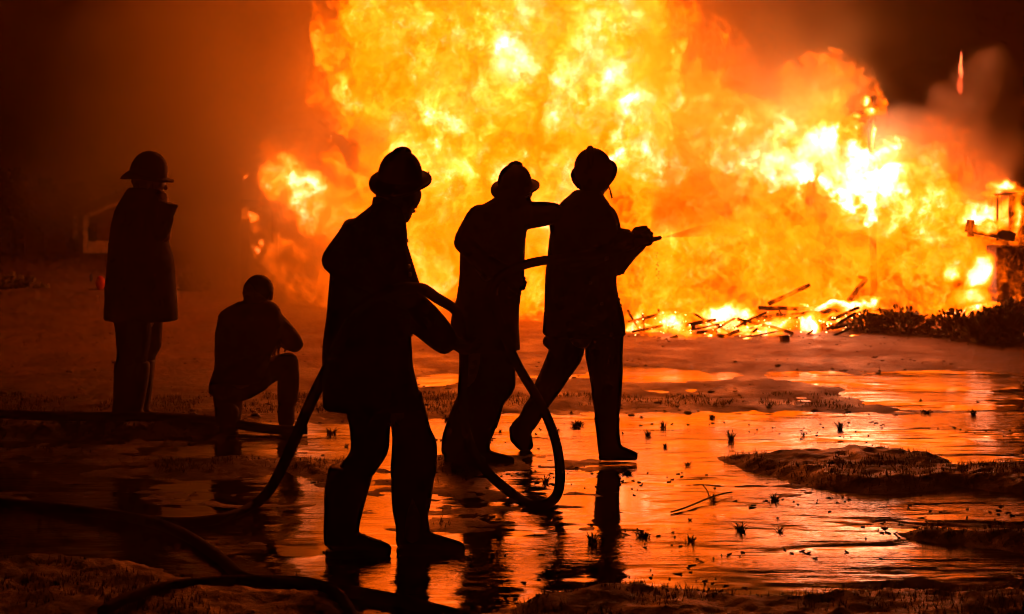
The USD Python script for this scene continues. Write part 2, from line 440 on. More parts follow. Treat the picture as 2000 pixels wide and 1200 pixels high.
flame('wall_of_flame', 'broad white-hot wall of flame over the burning timbers on the right',
      [(1360, 260, 110, 190, 18.0, .9, .60), (1340, 470, 150, 150, 17.3, 1.0, .47), (1450, 310, 120, 100, 17.6, 1.0, 1.0), (1560, 305, 145, 80, 17.3, 1.0, 1.62), (1610, 225, 80, 90, 17.7, .8, .76),
       (1680, 335, 125, 64, 17.2, .9, 1.62), (1490, 460, 170, 140, 17.2, 1.0, .40), (1640, 490, 190, 115, 17.2, 1.0, .33), (1800, 490, 150, 125, 17.2, 1.0, .36), (1720, 400, 90, 60, 17.3, .8, .8),
       (1830, 405, 110, 90, 17.3, .8, .7), (1835, 330, 40, 70, 17.3, .5, .62), (1890, 510, 75, 100, 17.0, .7, .5), (1560, 560, 230, 60, 17.0, .7, .50), (1330, 570, 140, 60, 17.0, .7, .42)], seed=3.3, scale=4.2)
flame('side_flame', 'smaller amber flame billowing left of the front hose man',
      [(590, 350, 54, 62, 18.4, .6, .80), (565, 325, 36, 38, 18.4, .5, .76), (630, 410, 85, 56, 18.5, .6, .56), (710, 430, 90, 52, 18.5, .6, .52), (780, 520, 140, 105, 18.2, .8, .45), (640, 535, 100, 70, 18.6, .6, .25)], seed=5.1, scale=2.8, gain=.9)
flame('window_flame', 'white ball of flame bursting beside the dark ruined wall',
      [(1915, 528, 42, 40, 16.6, .35, 1.45), (1865, 520, 30, 22, 16.6, .3, 1.1), (1895, 580, 55, 32, 16.6, .35, .75)], seed=2.2, scale=3.0, dens=7, warp=.14)
flame('frame_flame', 'bright flames licking over the burning stand atop the ruined wall',
      [(1952, 372, 26, 16, 16.7, .16, 1.2), (1930, 384, 22, 10, 16.7, .14, .9), (1985, 384, 18, 12, 16.7, .14, .8), (1962, 415, 22, 40, 16.9, .2, 1.0), (1925, 424, 45, 30, 16.9, .3, 1.15), (1900, 408, 40, 24, 16.9, .3, .9), (1930, 450, 42, 18, 16.15, .14, .85), (1985, 430, 16, 40, 16.45, .12, .7)], seed=6.2, scale=6.0, dens=9, warp=.16, A=2.4)
flame('post_flame', 'ragged flames clinging to the tall burning post with a crosspiece',
      [(1695, 194, 10, 20, 17.1, .08, 1.25), (1702, 214, 15, 12, 17.1, .09, 1.25), (1676, 222, 18, 8, 17.1, .07, .95), (1660, 240, 12, 10, 17.1, .06, .7), (1703, 262, 7, 46, 17.1, .05, .95)], seed=7.7, scale=7.0, dens=14, warp=.09, A=2.4)
flame('flame_spike', 'thin red spike of flame standing above the orange smoke',
      [(1878, 116, 3.5, 24, 17.2, .025, .8), (1877, 140, 6.5, 30, 17.2, .04, .8), (1875, 166, 9, 30, 17.2, .05, .75)], seed=8.1, scale=4.0, dens=10, warp=.02, A=.6,
      ramp=[(0, (.6, .05, .01)), (.5, (1.3, .16, .05)), (1, (2.5, .6, .1))])
flame('ember_bed', 'low bright fire running along the ground under the fallen timbers',
      [(1240, 640, 34, 44, 15.9, .3, .95), (1300, 645, 60, 34, 15.8, .4, .85), (1410, 625, 75, 28, 15.9, .4, 1.12), (1480, 645, 110, 20, 15.7, .35, .95), (1390, 660, 110, 12, 15.5, .3, .8),
       (1575, 645, 32, 26, 15.7, .25, 1.12), (1640, 598, 130, 9, 16.0, .3, 1.1), (1590, 622, 90, 10, 15.9, .3, .8), (1690, 618, 40, 22, 16.0, .3, .6), (1880, 606, 80, 9, 15.9, .25, .95)], seed=9.4, scale=7.0, dens=12, warp=.14, stretch=.9, A=2.6, B=3.6)
flame('small_ground_flame', 'small lone flame burning on bare mud on the right',
      [(1688, 688, 20, 5, 14.7, .08, 1.2)], seed=4.4, scale=6.0, dens=14, warp=.02)
flame('doorway_flame', 'small scattered flames on the burning uprights behind the crouching man',
      [(500, 424, 14, 14, 19.6, .12, .95), (478, 336, 7, 6, 19.6, .08, .8), (519, 470, 7, 10, 19.6, .1, .75), (538, 492, 10, 12, 19.6, .1, .9), (505, 486, 9, 10, 19.6, .1, .8), (490, 416, 10, 9, 19.6, .1, .8), (528, 506, 12, 26, 19.6, .12, .5), (508, 445, 14, 16, 19.6, .12, .5)], seed=3.9, scale=6, dens=11, warp=.12, A=2.4)


# ------------------------------------------------------------------ smoke
def smoke(name, label, blobs, dens, col, scale=.9, lo=.35, hi=.7, A=1.2, warp=.5, seed=0.0, g=.5):
    C = np.array([W(b[0], b[1], b[4]) for b in blobs]); Rr = np.array([(b[2] * b[4] / F, b[5], b[3] * b[4] / F) for b in blobs])
    nodes = {"g": ("geometry", {}), "wn": ("noise_texture", {"scale": .9, "detail": 2.0}), "wc": ("vector_math", {"math_type": "subtract", "vector2": (.5, .5, .5)}),
             "ws": ("vector_math", {"math_type": "scale", "scale": warp * 4}), "wa": ("vector_math", {"math_type": "add"}),
             "nm": ("mapping", {"location": (seed, seed * .7, seed * 1.3)}), "n": ("noise_texture", {"scale": scale, "detail": 4.0, "roughness": .55}),
             "x": ("math", {"math_type": "multiply_add", "value2": A}), "sh": ("math", {"math_type": "subtract", "value2": A * .5}),
             "d": ("map_range", {"range_type": "smoothstep", "from_min": lo, "from_max": hi, "to_min": 0.0, "to_max": dens, "clamp": True}),
             "p": ("principled_volume", {"color": col, "anisotropy": g})}
    links = [("g.position", "wn.vector"), ("wn.color", "wc.vector1"), ("wc.vector", "ws.vector1"), ("g.position", "wa.vector1"), ("ws.vector", "wa.vector2"), ("wa.vector", "nm.vector"), ("nm.vector", "n.vector")]
    last = None
    for k, (c, r, b) in enumerate(zip(C, Rr, blobs)):
        nodes[f"m{k}"] = ("mapping", {"scale": tuple(1 / r), "location": tuple(-c / r)}); nodes[f"l{k}"] = ("vector_math", {"math_type": "length"})
        nodes[f"f{k}"] = ("map_range", {"range_type": "smoothstep", "from_min": 1.1, "from_max": .1, "to_min": 0.0, "to_max": float(b[6]), "clamp": True})
        links += [("wa.vector", f"m{k}.vector"), (f"m{k}.vector", f"l{k}.vector1"), (f"l{k}.value", f"f{k}.value")]
        if last is None:
            last = f"f{k}.result"
        else:
            nodes[f"x{k}"] = ("math", {"math_type": "smoothmax", "value3": .2}); links += [(last, f"x{k}.value1"), (f"f{k}.result", f"x{k}.value2")]; last = f"x{k}.value"
    links += [(last, "sh.value1"), ("n.fac", "x.value1"), ("sh.value", "x.value3"), ("x.value", "d.value"), ("d.result", "p.density")]
    mt = usdkit.material(stage, f'/World/Looks/{name}_{len(used)}_air', nodes, links, volume="p.volume")
    hug = union([ball(c, r * 1.1 + warp * .5, 20) for c, r in zip(C, Rr)])
    hug = hug.trim_by_plane((0, 0, 1), max(.02, hug.bounding_box()[2]))
    return part(name, tm(hug), mt, smooth=True, label=label, category='smoke', kind='stuff')


smoke('smoke', 'orange lit smoke billowing above the ruined wall on the right',
      [(1850, 265, 130, 115, 16.9, .8, .95), (1925, 330, 100, 95, 16.9, .7, .9), (1785, 290, 85, 90, 16.9, .7, .85), (1880, 195, 60, 65, 16.9, .5, .85), (1925, 155, 28, 45, 16.9, .3, .75)], 1.4, (1.0, 1.0, .75), scale=1.3, lo=.15, hi=.85, A=1.3, warp=.35, g=.15, seed=2.0)
smoke('smoke', 'thick glowing orange smoke drifting round the flame plume and off to its left',
      [(430, 200, 460, 460, 18.4, 4.2, .98), (950, 180, 560, 480, 20.5, 3.2, .9), (1440, 160, 330, 300, 17.6, 3.6, .95), (600, 510, 400, 230, 17.6, 4.0, .98), (1100, 560, 500, 120, 18.6, 2.4, .6)], .52, (.96, 1.0, .5), scale=.45, lo=.05, hi=.95, A=.7, warp=.8, seed=5.0, g=.6)


# ------------------------------------------------------------------ debris of the burning building
def timber(pa, pb, Ya, Yb, w, label, mat=None, name='charred_timber', seed=0):
    return part(name, beam(W(*pa, Ya + .2), W(*pb, Yb + .2), w * .85, w * .65, rough=.016, seed=seed), mat or M['char'], label=label, category='timber', smooth=30)


timber((1480, 601), (1745, 609), 15.9, 15.8, .055, 'long charred beam lying level above the ember bed', seed=1)
timber((1478, 622), (1640, 606), 15.6, 15.9, .05, 'charred beam tilting up to the right below the long beam', seed=2)
timber((1500, 595), (1582, 557), 16.3, 16.4, .055, 'short charred board leaning up to the right in the flames', seed=3)
timber((1657, 588), (1692, 545), 16.3, 16.4, .055, 'bent charred board standing steeply near the bush', seed=4)
timber((1692, 545), (1676, 541), 16.4, 16.4, .045, 'short snapped end on top of the steep charred board', seed=5)
timber((1440, 622), (1550, 652), 15.5, 15.3, .04, 'thin charred lath sloping down to the right toward the stump', seed=6)
timber((1590, 655), (1625, 620), 15.4, 15.7, .05, 'charred lath propped beside the stump under the beam', seed=7)
timber((1226, 605), (1262, 672), 15.6, 15.4, .026, 'leaning charred stick at the left end of the ember bed', seed=8)
timber((1255, 612), (1260, 676), 15.6, 15.5, .024, 'upright charred stick near the left end of the ember bed', seed=9)
timber((1285, 604), (1310, 665), 15.7, 15.4, .026, 'charred stick slanting right among the left embers', seed=10)
timber((1300, 618), (1352, 650), 15.8, 15.5, .026, 'short charred rafter fallen across the left embers', seed=11)
timber((1350, 612), (1446, 660), 15.6, 15.4, .026, 'long thin rafter fallen across the middle of the embers', seed=12)
timber((1390, 655), (1530, 664), 15.3, 15.2, .035, 'low charred plank lying along the front edge of the embers', seed=13)
dg = np.random.default_rng(5)
for k in range(16):
    a = np.array([dg.uniform(1228, 1640), dg.uniform(628, 672)]); an = dg.normal(0, .35); L = dg.uniform(25, 75); Yd = 15.3 + (672 - a[1]) * .012
    part('glowing_timber', beam(W(a[0], a[1], Yd), W(a[0] + L * math.cos(an), a[1] + L * math.sin(an) * .5, Yd + dg.uniform(-.1, .1)), dg.uniform(.012, .03), dg.uniform(.012, .025), rough=.006, seed=20 + k), ember_m,
         label='glowing broken timber in the ember bed along the ground', category='timber', group='glowing timbers in the ember bed')
for k in range(34):
    a = np.array([dg.uniform(1225, 1660), dg.uniform(618, 674)]); an = dg.normal(0, .5) + (math.pi / 2 if dg.random() < .2 else 0); L = dg.uniform(22, 80) * (1 if abs(math.sin(an)) < .7 else .5); Yd = 15.25 + (674 - a[1]) * .012
    part('charred_lath', beam(W(a[0], a[1], Yd), W(a[0] + L * math.cos(an), max(600, a[1] - L * abs(math.sin(an)) * .7), Yd + dg.uniform(-.1, .15)), dg.uniform(.016, .045), dg.uniform(.012, .032), rough=.012, seed=120 + k), M['char'],
         label='charred lath tangled among the low flames of the ember bed', category='lath', group='charred laths in the ember bed')
st = W(1535, 700, 15.0)
part('stump', beam((st[0], st[1], -.06), (st[0] - .01, st[1] + .02, W(0, 655, 15.0)[2]), .07, .06, seed=30), M['post'], label='short square stump standing before the ember bed', category='stump')
# post with crosspiece, on fire
bp = thing('burning_post', 'tall charred post with a crosspiece burning above the wall of flame', 'post', W(1706, 585, 17.2) * np.array([1, 1, 0]))
part('upright', beam(W(1708, 610, 17.2), W(1700, 188, 17.2), .06, .06, seed=40), M['char'], bp)
part('crosspiece', beam(W(1668, 224, 17.2) + [0, .05, 0], W(1716, 212, 17.2) + [0, .05, 0], .05, .045, seed=41), M['char'], bp)
# ruined wall on the right
rw = thing('ruined_wall', 'dark sooty wall stub beside the white ball of flame', 'wall', (5.15, 16.6, 0))
wall = tm(box((1.0, .32, W(0, 482, 16.4)[2] + .2), (W(1945, 0, 16.4)[0] + .5, 16.55, W(0, 482, 16.4)[2] / 2 - .1), bevel=.01).refine_to_length(.07))
wall.vertices += (np.stack([meshkit.fbm(wall.vertices * 6 + 9 * k, 3, k) - .5 for k in range(3)], 1)) * .05
part('wall_face', wall, M['brick'], rw)
part('roof_slab', beam(W(1893, 446, 16.4), W(1975, 462, 16.4), .28, .09, seed=50), M['char'], rw, label='sagging charred slab over the wall')
part('slab_post', beam(W(1896, 462, 16.4), W(1896, 430, 16.4), .06, .06, seed=51), M['char'], rw)
part('broken_pier', beam((W(1994, 0, 16.6)[0] + .05, 16.75, .8), (W(1994, 0, 16.6)[0] + .05, 16.75, W(0, 376, 16.6)[2]), .16, .22, seed=52), M['brick'], rw)
bf = thing('burning_stand', 'narrow charred stand with a flaming top standing on the ruined wall', 'stand', W(1960, 470, 16.7))
for x, y in ((1948, .0), (1973, .0), (1952, .25), (1970, .25)):
    part('leg', beam(W(x, 470, 16.7) + [0, y, 0], W(x, 380, 16.7) + [0, y, 0], .018, .018, rough=.004, seed=60 + x), M['char'], bf)
part('top_board', beam(W(1940, 380, 16.75), W(1982, 377, 16.75), .2, .022, seed=66), M['char'], bf)
# burning uprights on the left
bu = thing('burning_uprights', 'hazy charred door frame burning behind the crouching man', 'door frame', W(505, 590, 19.7) * np.array([1, 1, 0]))
part('upright', beam(W(478, 602, 19.7), W(480, 396, 19.7), .09, .09, seed=70), M['char'], bu)
part('upright', beam(W(538, 602, 19.7), W(537, 400, 19.7), .08, .08, seed=71), M['char'], bu)
part('lintel', beam(W(470, 397, 19.62), W(548, 399, 19.62), .09, .09, seed=72), M['char'], bu)


# ------------------------------------------------------------------ vegetation
def leaves(center, r, n, size, seed, up=.3, shape=(1, 1, 1), thick=.0):
    """A crown of many small folded leaves inside an uneven ellipsoid."""
    g = np.random.default_rng(seed)
    d = g.normal(size=(n * 3, 3)); d /= np.linalg.norm(d, axis=1, keepdims=True)
    rad = g.random(n * 3) ** .45
    p = d * rad[:, None]
    lump = meshkit.fbm(d * 2.1 + seed, 3, seed)
    keep = rad < .55 + .9 * (lump - .25); keep &= meshkit.fbm(p * 3 + seed * 2, 2, seed) > .42
    p = p[keep][:n] * r * np.array(shape); n = len(p)
    o = p / np.maximum(np.linalg.norm(p, axis=1, keepdims=True), 1e-6) + g.normal(scale=.6, size=(n, 3)) + [0, 0, up]
    o /= np.linalg.norm(o, axis=1, keepdims=True)
    s = np.cross(o, g.normal(size=(n, 3))); s /= np.linalg.norm(s, axis=1, keepdims=True)
    nn = np.cross(o, s); L = size * g.uniform(.6, 1.3, (n, 1)); c = p + np.asarray(center)
    V = np.stack([c, c + o * L * .55 + s * L * .28 + nn * L * .08, c + o * L, c + o * L * .55 - s * L * .28 + nn * L * .08], 1).reshape(-1, 3)
    b = np.arange(n)[:, None] * 4
    return V, np.vstack([b + [0, 1, 2], b + [0, 2, 3]])


def shrub(px, py, w, h, Y, label, mat, n, size, seed, name='shrub', up=.4, group=None):
    b = W(px, py, Y); r = w * Y / F / 2; hh = h * Y / F / 2
    t = thing(name, label, 'shrub', (b[0], b[1], max(b[2], -.02)), group=group)
    part('foliage', leaves((b[0], b[1], b[2] + hh), 1.0, n, size, seed, up, (r, r * .8, hh)), mat, t, smooth=False)
    st = [tube(spline([b + [0, 0, -.03], b + [r * .3 * math.cos(k * 1.3), r * .3 * math.sin(k * 1.3), hh], b + [r * .7 * math.cos(k * 1.3), r * .6 * math.sin(k * 1.3), hh * 1.6]], .1), .008, 5) for k in range(5)]
    part('stems', trimesh.util.concatenate(st), M['bark'], t)
    return t


shrub(1760, 668, 150, 66, 15.6, 'low dark bush at the right end of the ember bed', M['leaf'], 800, .06, 1)
shrub(1870, 678, 150, 74, 15.3, 'dark bush in front of the window flame', M['leaf'], 850, .06, 2)
shrub(1965, 690, 130, 100, 15.0, 'tall leafy bush at the right edge before the ruined wall', M['leaf'], 800, .085, 3, up=.9)
shrub(1925, 684, 80, 60, 14.9, 'pale clumped plant between the two dark right bushes', M['leafpale'], 260, .10, 4, up=1.2)
shrub(1690, 660, 80, 50, 15.6, 'sparse scorched bush beside the lone ground flame', M['leaf'], 500, .05, 5)
shrub(380, 590, 70, 64, 20.2, 'small round bush lit orange right of the standing man', M['leafpale'], 260, .085, 6)
shrub(30, 585, 75, 50, 20.5, 'dark low bush at the far left edge', M['leaf'], 700, .06, 7)
shrub(82, 582, 36, 28, 20.5, 'tiny dark bush beside the left edge bush', M['leaf'], 260, .05, 8)


def tree(px, py, w, h, Y, label, seed, mat):
    b = W(px, py, Y); hh = h * Y / F; r = w * Y / F / 2
    t = thing('tree', label, 'tree', b)
    g = np.random.default_rng(seed)
    path = spline([b + [0, 0, -.3], b + [.05, 0, hh * .3], b + [-.05, .1, hh * .6], b + [.05, 0, hh * .8]], .15)
    tr = [tube(path, .09, 8, np.linspace(1, .3, len(path)))]
    for k in range(6):
        s = path[int(len(path) * (.35 + .1 * k))]; a = k * 2.1
        tr.append(tube(spline([s, s + [r * .4 * math.cos(a), r * .4 * math.sin(a), hh * .12], s + [r * .75 * math.cos(a), r * .7 * math.sin(a), hh * .2]], .15), .03, 5))
    part('trunk', trimesh.util.concatenate(tr), M['bark'], t)
    part('crown', leaves(b + [0, 0, hh * .62], 1.0, 2600, .16, seed, .1, (r, r, hh * .42)), mat, t, smooth=False)


tree(22, 490, 70, 160, 44, 'slim pale tree at the far left edge', 11, M['leafpale'])
tree(85, 492, 90, 135, 48, 'dim tree behind the fence, second from the left edge', 12, M['leafpale'])
tree(145, 492, 80, 130, 50, 'dim tree behind the pale shed', 13, M['leafpale'])

# shed, fence and small things at the far left
sh = thing('shed', 'pale lean-to shed with a sloping roof behind the standing man', 'shed', W(205, 503, 34))
sy = 34.0


def bar(a, b, Y, w, name, mat, label=None):
    part(name, beam(W(*a, Y), W(*b, Y), w, w, rough=.004), mat, sh, label=label)


bar((147, 470), (147, 411), 35.2, .09, 'post', M['paint'])
bar((168, 502), (168, 421), 34.0, .10, 'post', M['paint'])
bar((258, 502), (258, 380), 34.0, .10, 'post', M['paint'])
bar((142, 413), (262, 362), 35.2, .10, 'roof_edge', M['paint'])
bar((163, 423), (268, 378), 34.0, .12, 'roof_edge', M['paint'])
a, b, c, d = W(142, 411, 35.3), W(262, 360, 35.3), W(163, 420, 33.9), W(268, 375, 33.9)
part('roof', hull([a, b, c, d], [.03] * 4, 6), M['tin'], sh)
pz = W(0, 502, 34)[2]
part('panel', tm(box((1.1, .05, .34), (W(215, 0, 34)[0], 34.02, pz + .17), bevel=.01)), M['paint'], sh)
part('back_wall', tm(box((1.1, .05, 1.0), (W(215, 0, 35.2)[0], 35.15, pz + .45), bevel=.01)), M['post'], sh)
part('window', tm(box((.16, .05, .38), (W(180, 0, 34)[0], 34.02, pz + .5), bevel=.01)), M['darkpane'], sh)
fe = thing('fence', 'dim wire fence on thin posts left of the pale shed', 'fence', W(80, 505, 32))
for x in (-14, 22, 49, 88, 131, 158):
    part('post', beam(W(x, 508, 32), W(x, 446 + x % 9, 32), .024, .024, rough=.004, seed=x + 50), M['post'], fe)
for y in (462, 484):
    part('rail', beam(W(-30, y, 31.95), W(165, y, 31.95), .008, .008, rough=.002, seed=y), M['post'], fe)
mp = thing('marker_post', 'short post with a round orange head near the standing man', 'post', W(190, 603, 18.7) * np.array([1, 1, 0]))
b = W(190, 603, 18.7)
part('stake', tm(Manifold.cylinder(.17, .018, .016, 12).translate((b[0], b[1], -.02))), M['post'], mp)
part('head', tm(ball((b[0] + .035, b[1], W(0, 553, 18.7)[2]), (.055, .03, .085), 16)), M['reflector'], mp)
part('blue_cap', tm(ball((b[0] - .07, b[1], W(0, 542, 18.7)[2]), (.02, .02, .05), 12)), M['blue'], mp)
part('crossbar', tm(box((.16, .02, .02), (b[0] - .02, b[1], W(0, 566, 18.7)[2]))), M['post'], mp)
for k, x in enumerate((113, 126, 138, 147, 160, 174)):
    q = W(x, 581, 20.1)
    part('red_ember', tm(ball((q[0], q[1], max(q[2], .02)), (.03, .03, .022), 10)), ember_m if k % 2 else spark_m, label='small red ember in a row on the ground left of the standing man', category='ember', group='red embers in a row')


# ------------------------------------------------------------------ people
def hand(wrist, d, palm_n, s=1.0, curl=.6, spread=.12, thumb=1, extra=0.0):
    """A hand: palm and five separate fingers. d: wrist to knuckles, palm_n: out of the palm, thumb: side of the thumb (+1 or -1)."""
    d = np.asarray(d, float); d /= np.linalg.norm(d)
    n = np.asarray(palm_n, float); n = n - d * (n @ d); n /= np.linalg.norm(n)
    sdir = np.cross(n, d) * thumb
    w = np.asarray(wrist, float)
    r = (.0088 + extra) * s
    P = [hull([w, w + d * .03 * s + sdir * .025 * s, w + d * .03 * s - sdir * .025 * s, w + d * .085 * s + sdir * .034 * s, w + d * .08 * s - sdir * .032 * s], [.021 * s + extra, .014 * s + extra, .014 * s + extra, .011 * s + extra, .011 * s + extra])]
    for k, L in enumerate((.072, .08, .075, .06)):
        o = w + d * (.088 - .004 * abs(k - 1)) * s + sdir * (.031 - .021 * k) * s
        dd = d + sdir * spread * (1.2 - k) * .5; dd /= np.linalg.norm(dd)
        pts = [o]; ang = 0
        for seg in (.42, .33, .25):
            ang += curl * (1.0 if seg < .4 else .8)
            v = dd * math.cos(ang) + n * math.sin(ang)
            pts.append(pts[-1] + v * L * seg * s)
        P.append(chain(pts, [r * 1.08, r, r * .95, r * .85], 10))
    o = w + d * .022 * s + sdir * .026 * s
    v1 = d * .6 + sdir * .75 + n * .25; v1 /= np.linalg.norm(v1); v2 = d * .85 + sdir * .1 + n * .6; v2 /= np.linalg.norm(v2)
    P.append(chain([o, o + v1 * .04 * s, o + v1 * .04 * s + v2 * .032 * s, o + v1 * .04 * s + v2 * .055 * s], [r * 1.5, r * 1.25, r * 1.1, r * .9], 10))
    return union(P)


def head_shape(c, face, r=.098, pitch=0.0):
    """Skull, jaw, nose, brow, ears and lips; face = direction looked in."""
    c = np.asarray(c, float); f = np.asarray(face, float); f /= np.linalg.norm(f)
    s = np.cross(f, [0, 0, 1.0]); s /= np.linalg.norm(s); u = np.cross(s, f)
    k = r / .098
    o = [hull([c + u * .02 - f * .02, c + u * .01 + f * .03], [.094 * k, .082 * k], 20),
         hull([c + f * .05 - u * .02, c + f * .055 - u * .092, c - f * .0 - u * .06 + s * .045, c - f * .0 - u * .06 - s * .045], [.05 * k, .022 * k, .028 * k, .028 * k], 14),
         hull([c + f * .092 + u * .01, c + f * .112 - u * .032], [.010, .014], 10),
         chain([c + f * .088 + u * .028 + s * .035, c + f * .094 + u * .024, c + f * .088 + u * .028 - s * .035], [.012, .012, .012], 10),
         chain([c + f * .092 - u * .058 + s * .018, c + f * .1 - u * .057, c + f * .092 - u * .058 - s * .018], [.008, .01, .008], 8)]
    for q in (-1, 1):
        o.append(hull([c + s * q * .09 + u * .012 - f * .01, c + s * q * .092 - u * .03 - f * .005], [.018, .012], 10))
        o.append(ball(c + f * .084 + s * q * .032 + u * .008, .013, 10))
    return union(o)


def px(Y, pts):
    """(px, py, depth offset, radius px) -> points and radii."""
    P = [W(a, b, Y + d) for a, b, d, r in pts]
    return P, [r * (Y + d) / F for _, _, d, r in pts]


def limb(Y, pts):
    return chain(*px(Y, pts))


def helmet(parent, Y, c, rx, top, brim, tilt, roll, bw=.012, crest=None, facing=(0.5, .86), droop=0.0, dep=1.12):
    """Old pattern fire helmet. c: centre of the rim (px); rx, top: half width and height (px); brim: half width px, half depth m; tilt, roll in degrees."""
    k = Y / F; o = W(*c, Y)
    R = trimesh.transformations.rotation_matrix(math.radians(roll), [0, 1, 0])[:3, :3] @ trimesh.transformations.rotation_matrix(math.radians(tilt), [1, 0, 0])[:3, :3]
    t = [(math.sin(a) ** .92, math.cos(a) ** .86) for a in np.linspace(1e-3, math.pi / 2 - 1e-3, 16)]
    prof = np.array([(0, 1.0)] + [(x, z) for x, z in t] + [(1.0, -.12), (.93, -.12)] + [(x * .93, z * .93) for x, z in reversed(t)] + [(0, .93)])
    d = trimesh.creation.revolve(prof[::-1], sections=40)
    d.vertices = d.vertices * np.array([rx * k, rx * k * dep, top * k])
    d.vertices = d.vertices @ R.T + o; d.fix_normals()
    h = part('helmet', d, M['helmet'], parent, smooth=40)
    n = 56; a = np.arange(n) / n * 2 * math.pi
    rows = []
    for s, z in ((.0, .0), (.35, -.005), (.7, -.010), (1.0, -.008), (1.03, -.002), (1.0, .004), (.7, .002), (.35, .006), (.0, .014)):
        ri = np.stack([rx * k * .97 * np.cos(a), rx * k * dep * .97 * np.sin(a)], 1); ro = np.stack([brim[0] * k * np.cos(a), brim[1] * np.sin(a)], 1)
        p2 = ri * (1 - s) + ro * s
        zz = z - droop * s * s * np.clip(-(np.cos(a) * facing[0] + np.sin(a) * facing[1]), 0, 1) ** 1.5
        rows.append(np.column_stack([p2, zz]))
    V = np.vstack(rows) @ R.T + o; m = len(rows)
    i, j = np.meshgrid(np.arange(m), np.arange(n), indexing='ij')
    A_, B_ = (i * n + j).ravel(), (i * n + (j + 1) % n).ravel(); C_, D_ = ((i + 1) % m * n + (j + 1) % n).ravel(), ((i + 1) % m * n + j).ravel()
    br = trimesh.Trimesh(V, np.vstack([np.stack([A_, B_, C_], 1), np.stack([A_, C_, D_], 1)]), process=False); br.fix_normals()
    part('brim', br, M['helmet'], h, smooth=40)
    if crest:
        cw, ch = crest                                            # width px, height px above the dome
        f = np.array([facing[0], facing[1], 0]); f /= np.linalg.norm(f)
        pts, rad = [], []
        for q in np.linspace(-.62, .62, 11):
            e = np.array([math.sin(q) * f[0] * rx * k, math.sin(q) * f[1] * rx * k * dep, math.cos(q) ** .86 * top * k])
            bump = (1 - (q / .64) ** 2)
            pts.append((e * (1 + (ch - cw * .5) / top * bump)) @ R.T + o); rad.append(cw * k * .5 * (.6 + .4 * bump))
        part('crest', tm(chain(pts, rad, 12)), M['helmet'], h, smooth=40)
    return h


def person(name_label, base):
    return thing('person', name_label, 'person', base)


def garment(name, mans, mat, parent, edge=.035, it=5, fold=.006, seed=0, **kw):
    return part(name, smooth_body(union(mans), edge, it, fold, 8.0, seed), mat, parent, smooth=True, **kw)


def boot(parent, Y, rings, foot, sole_y, seed=0):
    """Rubber boot: shaft by rings, foot by spheres, a slab of sole."""
    P, R = px(Y, foot)
    sh_ = man(loft(Y, rings, step=6, n=28, fold=.004, seed=seed))
    b = part('boot', smooth_body(union([sh_, hull(P, R, 14)]), .03, 3), M['rubber'], parent, smooth=True)
    q = np.array(P); z = W(0, sole_y, Y)[2]
    low = hull([np.array([p[0], p[1], z + .014]) for p in q], [max(.014, r * .93) for r in R], 14)
    part('sole', tm(low.trim_by_plane((0, 0, -1), -(z + .03)).trim_by_plane((0, 0, 1), z)), M['rubber'], b, smooth=30)


def zfeet(Y, py):
    return np.array([0, 0, 1.0]) * W(0, py, Y)[2]


# --- C: the front hose man
Y = 7.29
C = person('firefighter nearest the camera in long coat and crested helmet gripping the hose', (W(745, 0, Y)[0], Y, 0))
face = (.62, .78, -.12)
part('body', smooth_body(union([head_shape(W(778, 384, Y) + [0, .02, 0], face, .098), limb(Y, [(770, 395, .02, 26), (750, 440, 0, 30), (725, 560, 0, 48), (722, 700, 0, 50), (718, 770, 0, 52)]),
     limb(Y, [(758, 455, .06, 24), (800, 580, .16, 16), (870, 660, .18, 13)]), limb(Y, [(690, 450, -.04, 24), (672, 505, -.16, 17), (800, 583, -.12, 13)]),
     limb(Y, [(715, 770, 0, 34), (715, 880, 0, 26), (668, 1040, 0, 18)]), limb(Y, [(780, 770, 0, 34), (806, 880, 0, 26), (806, 1045, 0, 18)])]), .03, 4), M['skin'], C, smooth=True)
coat = [man(loft(Y, [(392, 733, 778, .075, .01), (402, 722, 786, .10, .01), (418, 702, 788, .125, 0), (438, 680, 793, .15, 0), (460, 664, 795, .165, 0), (500, 650, 796, .17, 0), (533, 644, 799, .17, 0), (560, 641.5, 800, .175, 0), (608, 639, 803, .18, 0),
                      (650, 634, 803, .19, 0), (700, 630, 805, .20, 0), (740, 630, 812, .20, 0), (779, 631, 822, .205, 0), (797, 632, 829, .205, 0)], fold=.009, seed=1)),
        limb(Y, [(697, 462, -.05, 36), (668, 506, -.13, 38), (655, 508, -.16, 27)]), limb(Y, [(655, 508, -.16, 27), (730, 548, -.19, 25), (800, 586, -.15, 23)]),
        limb(Y, [(757, 462, .08, 32), (792, 560, .15, 28), (805, 612, .17, 33)]), limb(Y, [(806, 606, .16, 37), (838, 634, .18, 34), (868, 666, .19, 27)]), limb(Y, [(778, 440, .04, 14), (779, 466, .04, 15)])]
cj = garment('coat', coat, M['coat'], C, fold=.006, seed=1)
part('collar', smooth_body(man(loft(Y, [(385, 728, 772, .075, .01), (400, 726, 782, .09, .01), (412, 722, 784, .1, .01)], step=4, fold=.003)), .03, 2), M['coat'], cj, smooth=True)
for k, (a, b) in enumerate(((793, 470), (797, 520), (800, 536), (802, 652), (801, 600))):
    part('clasp', tm(box((.022, .03, .018), W(a, b, Y) + [0, -.02, 0], bevel=.003)), M['metal'], cj)
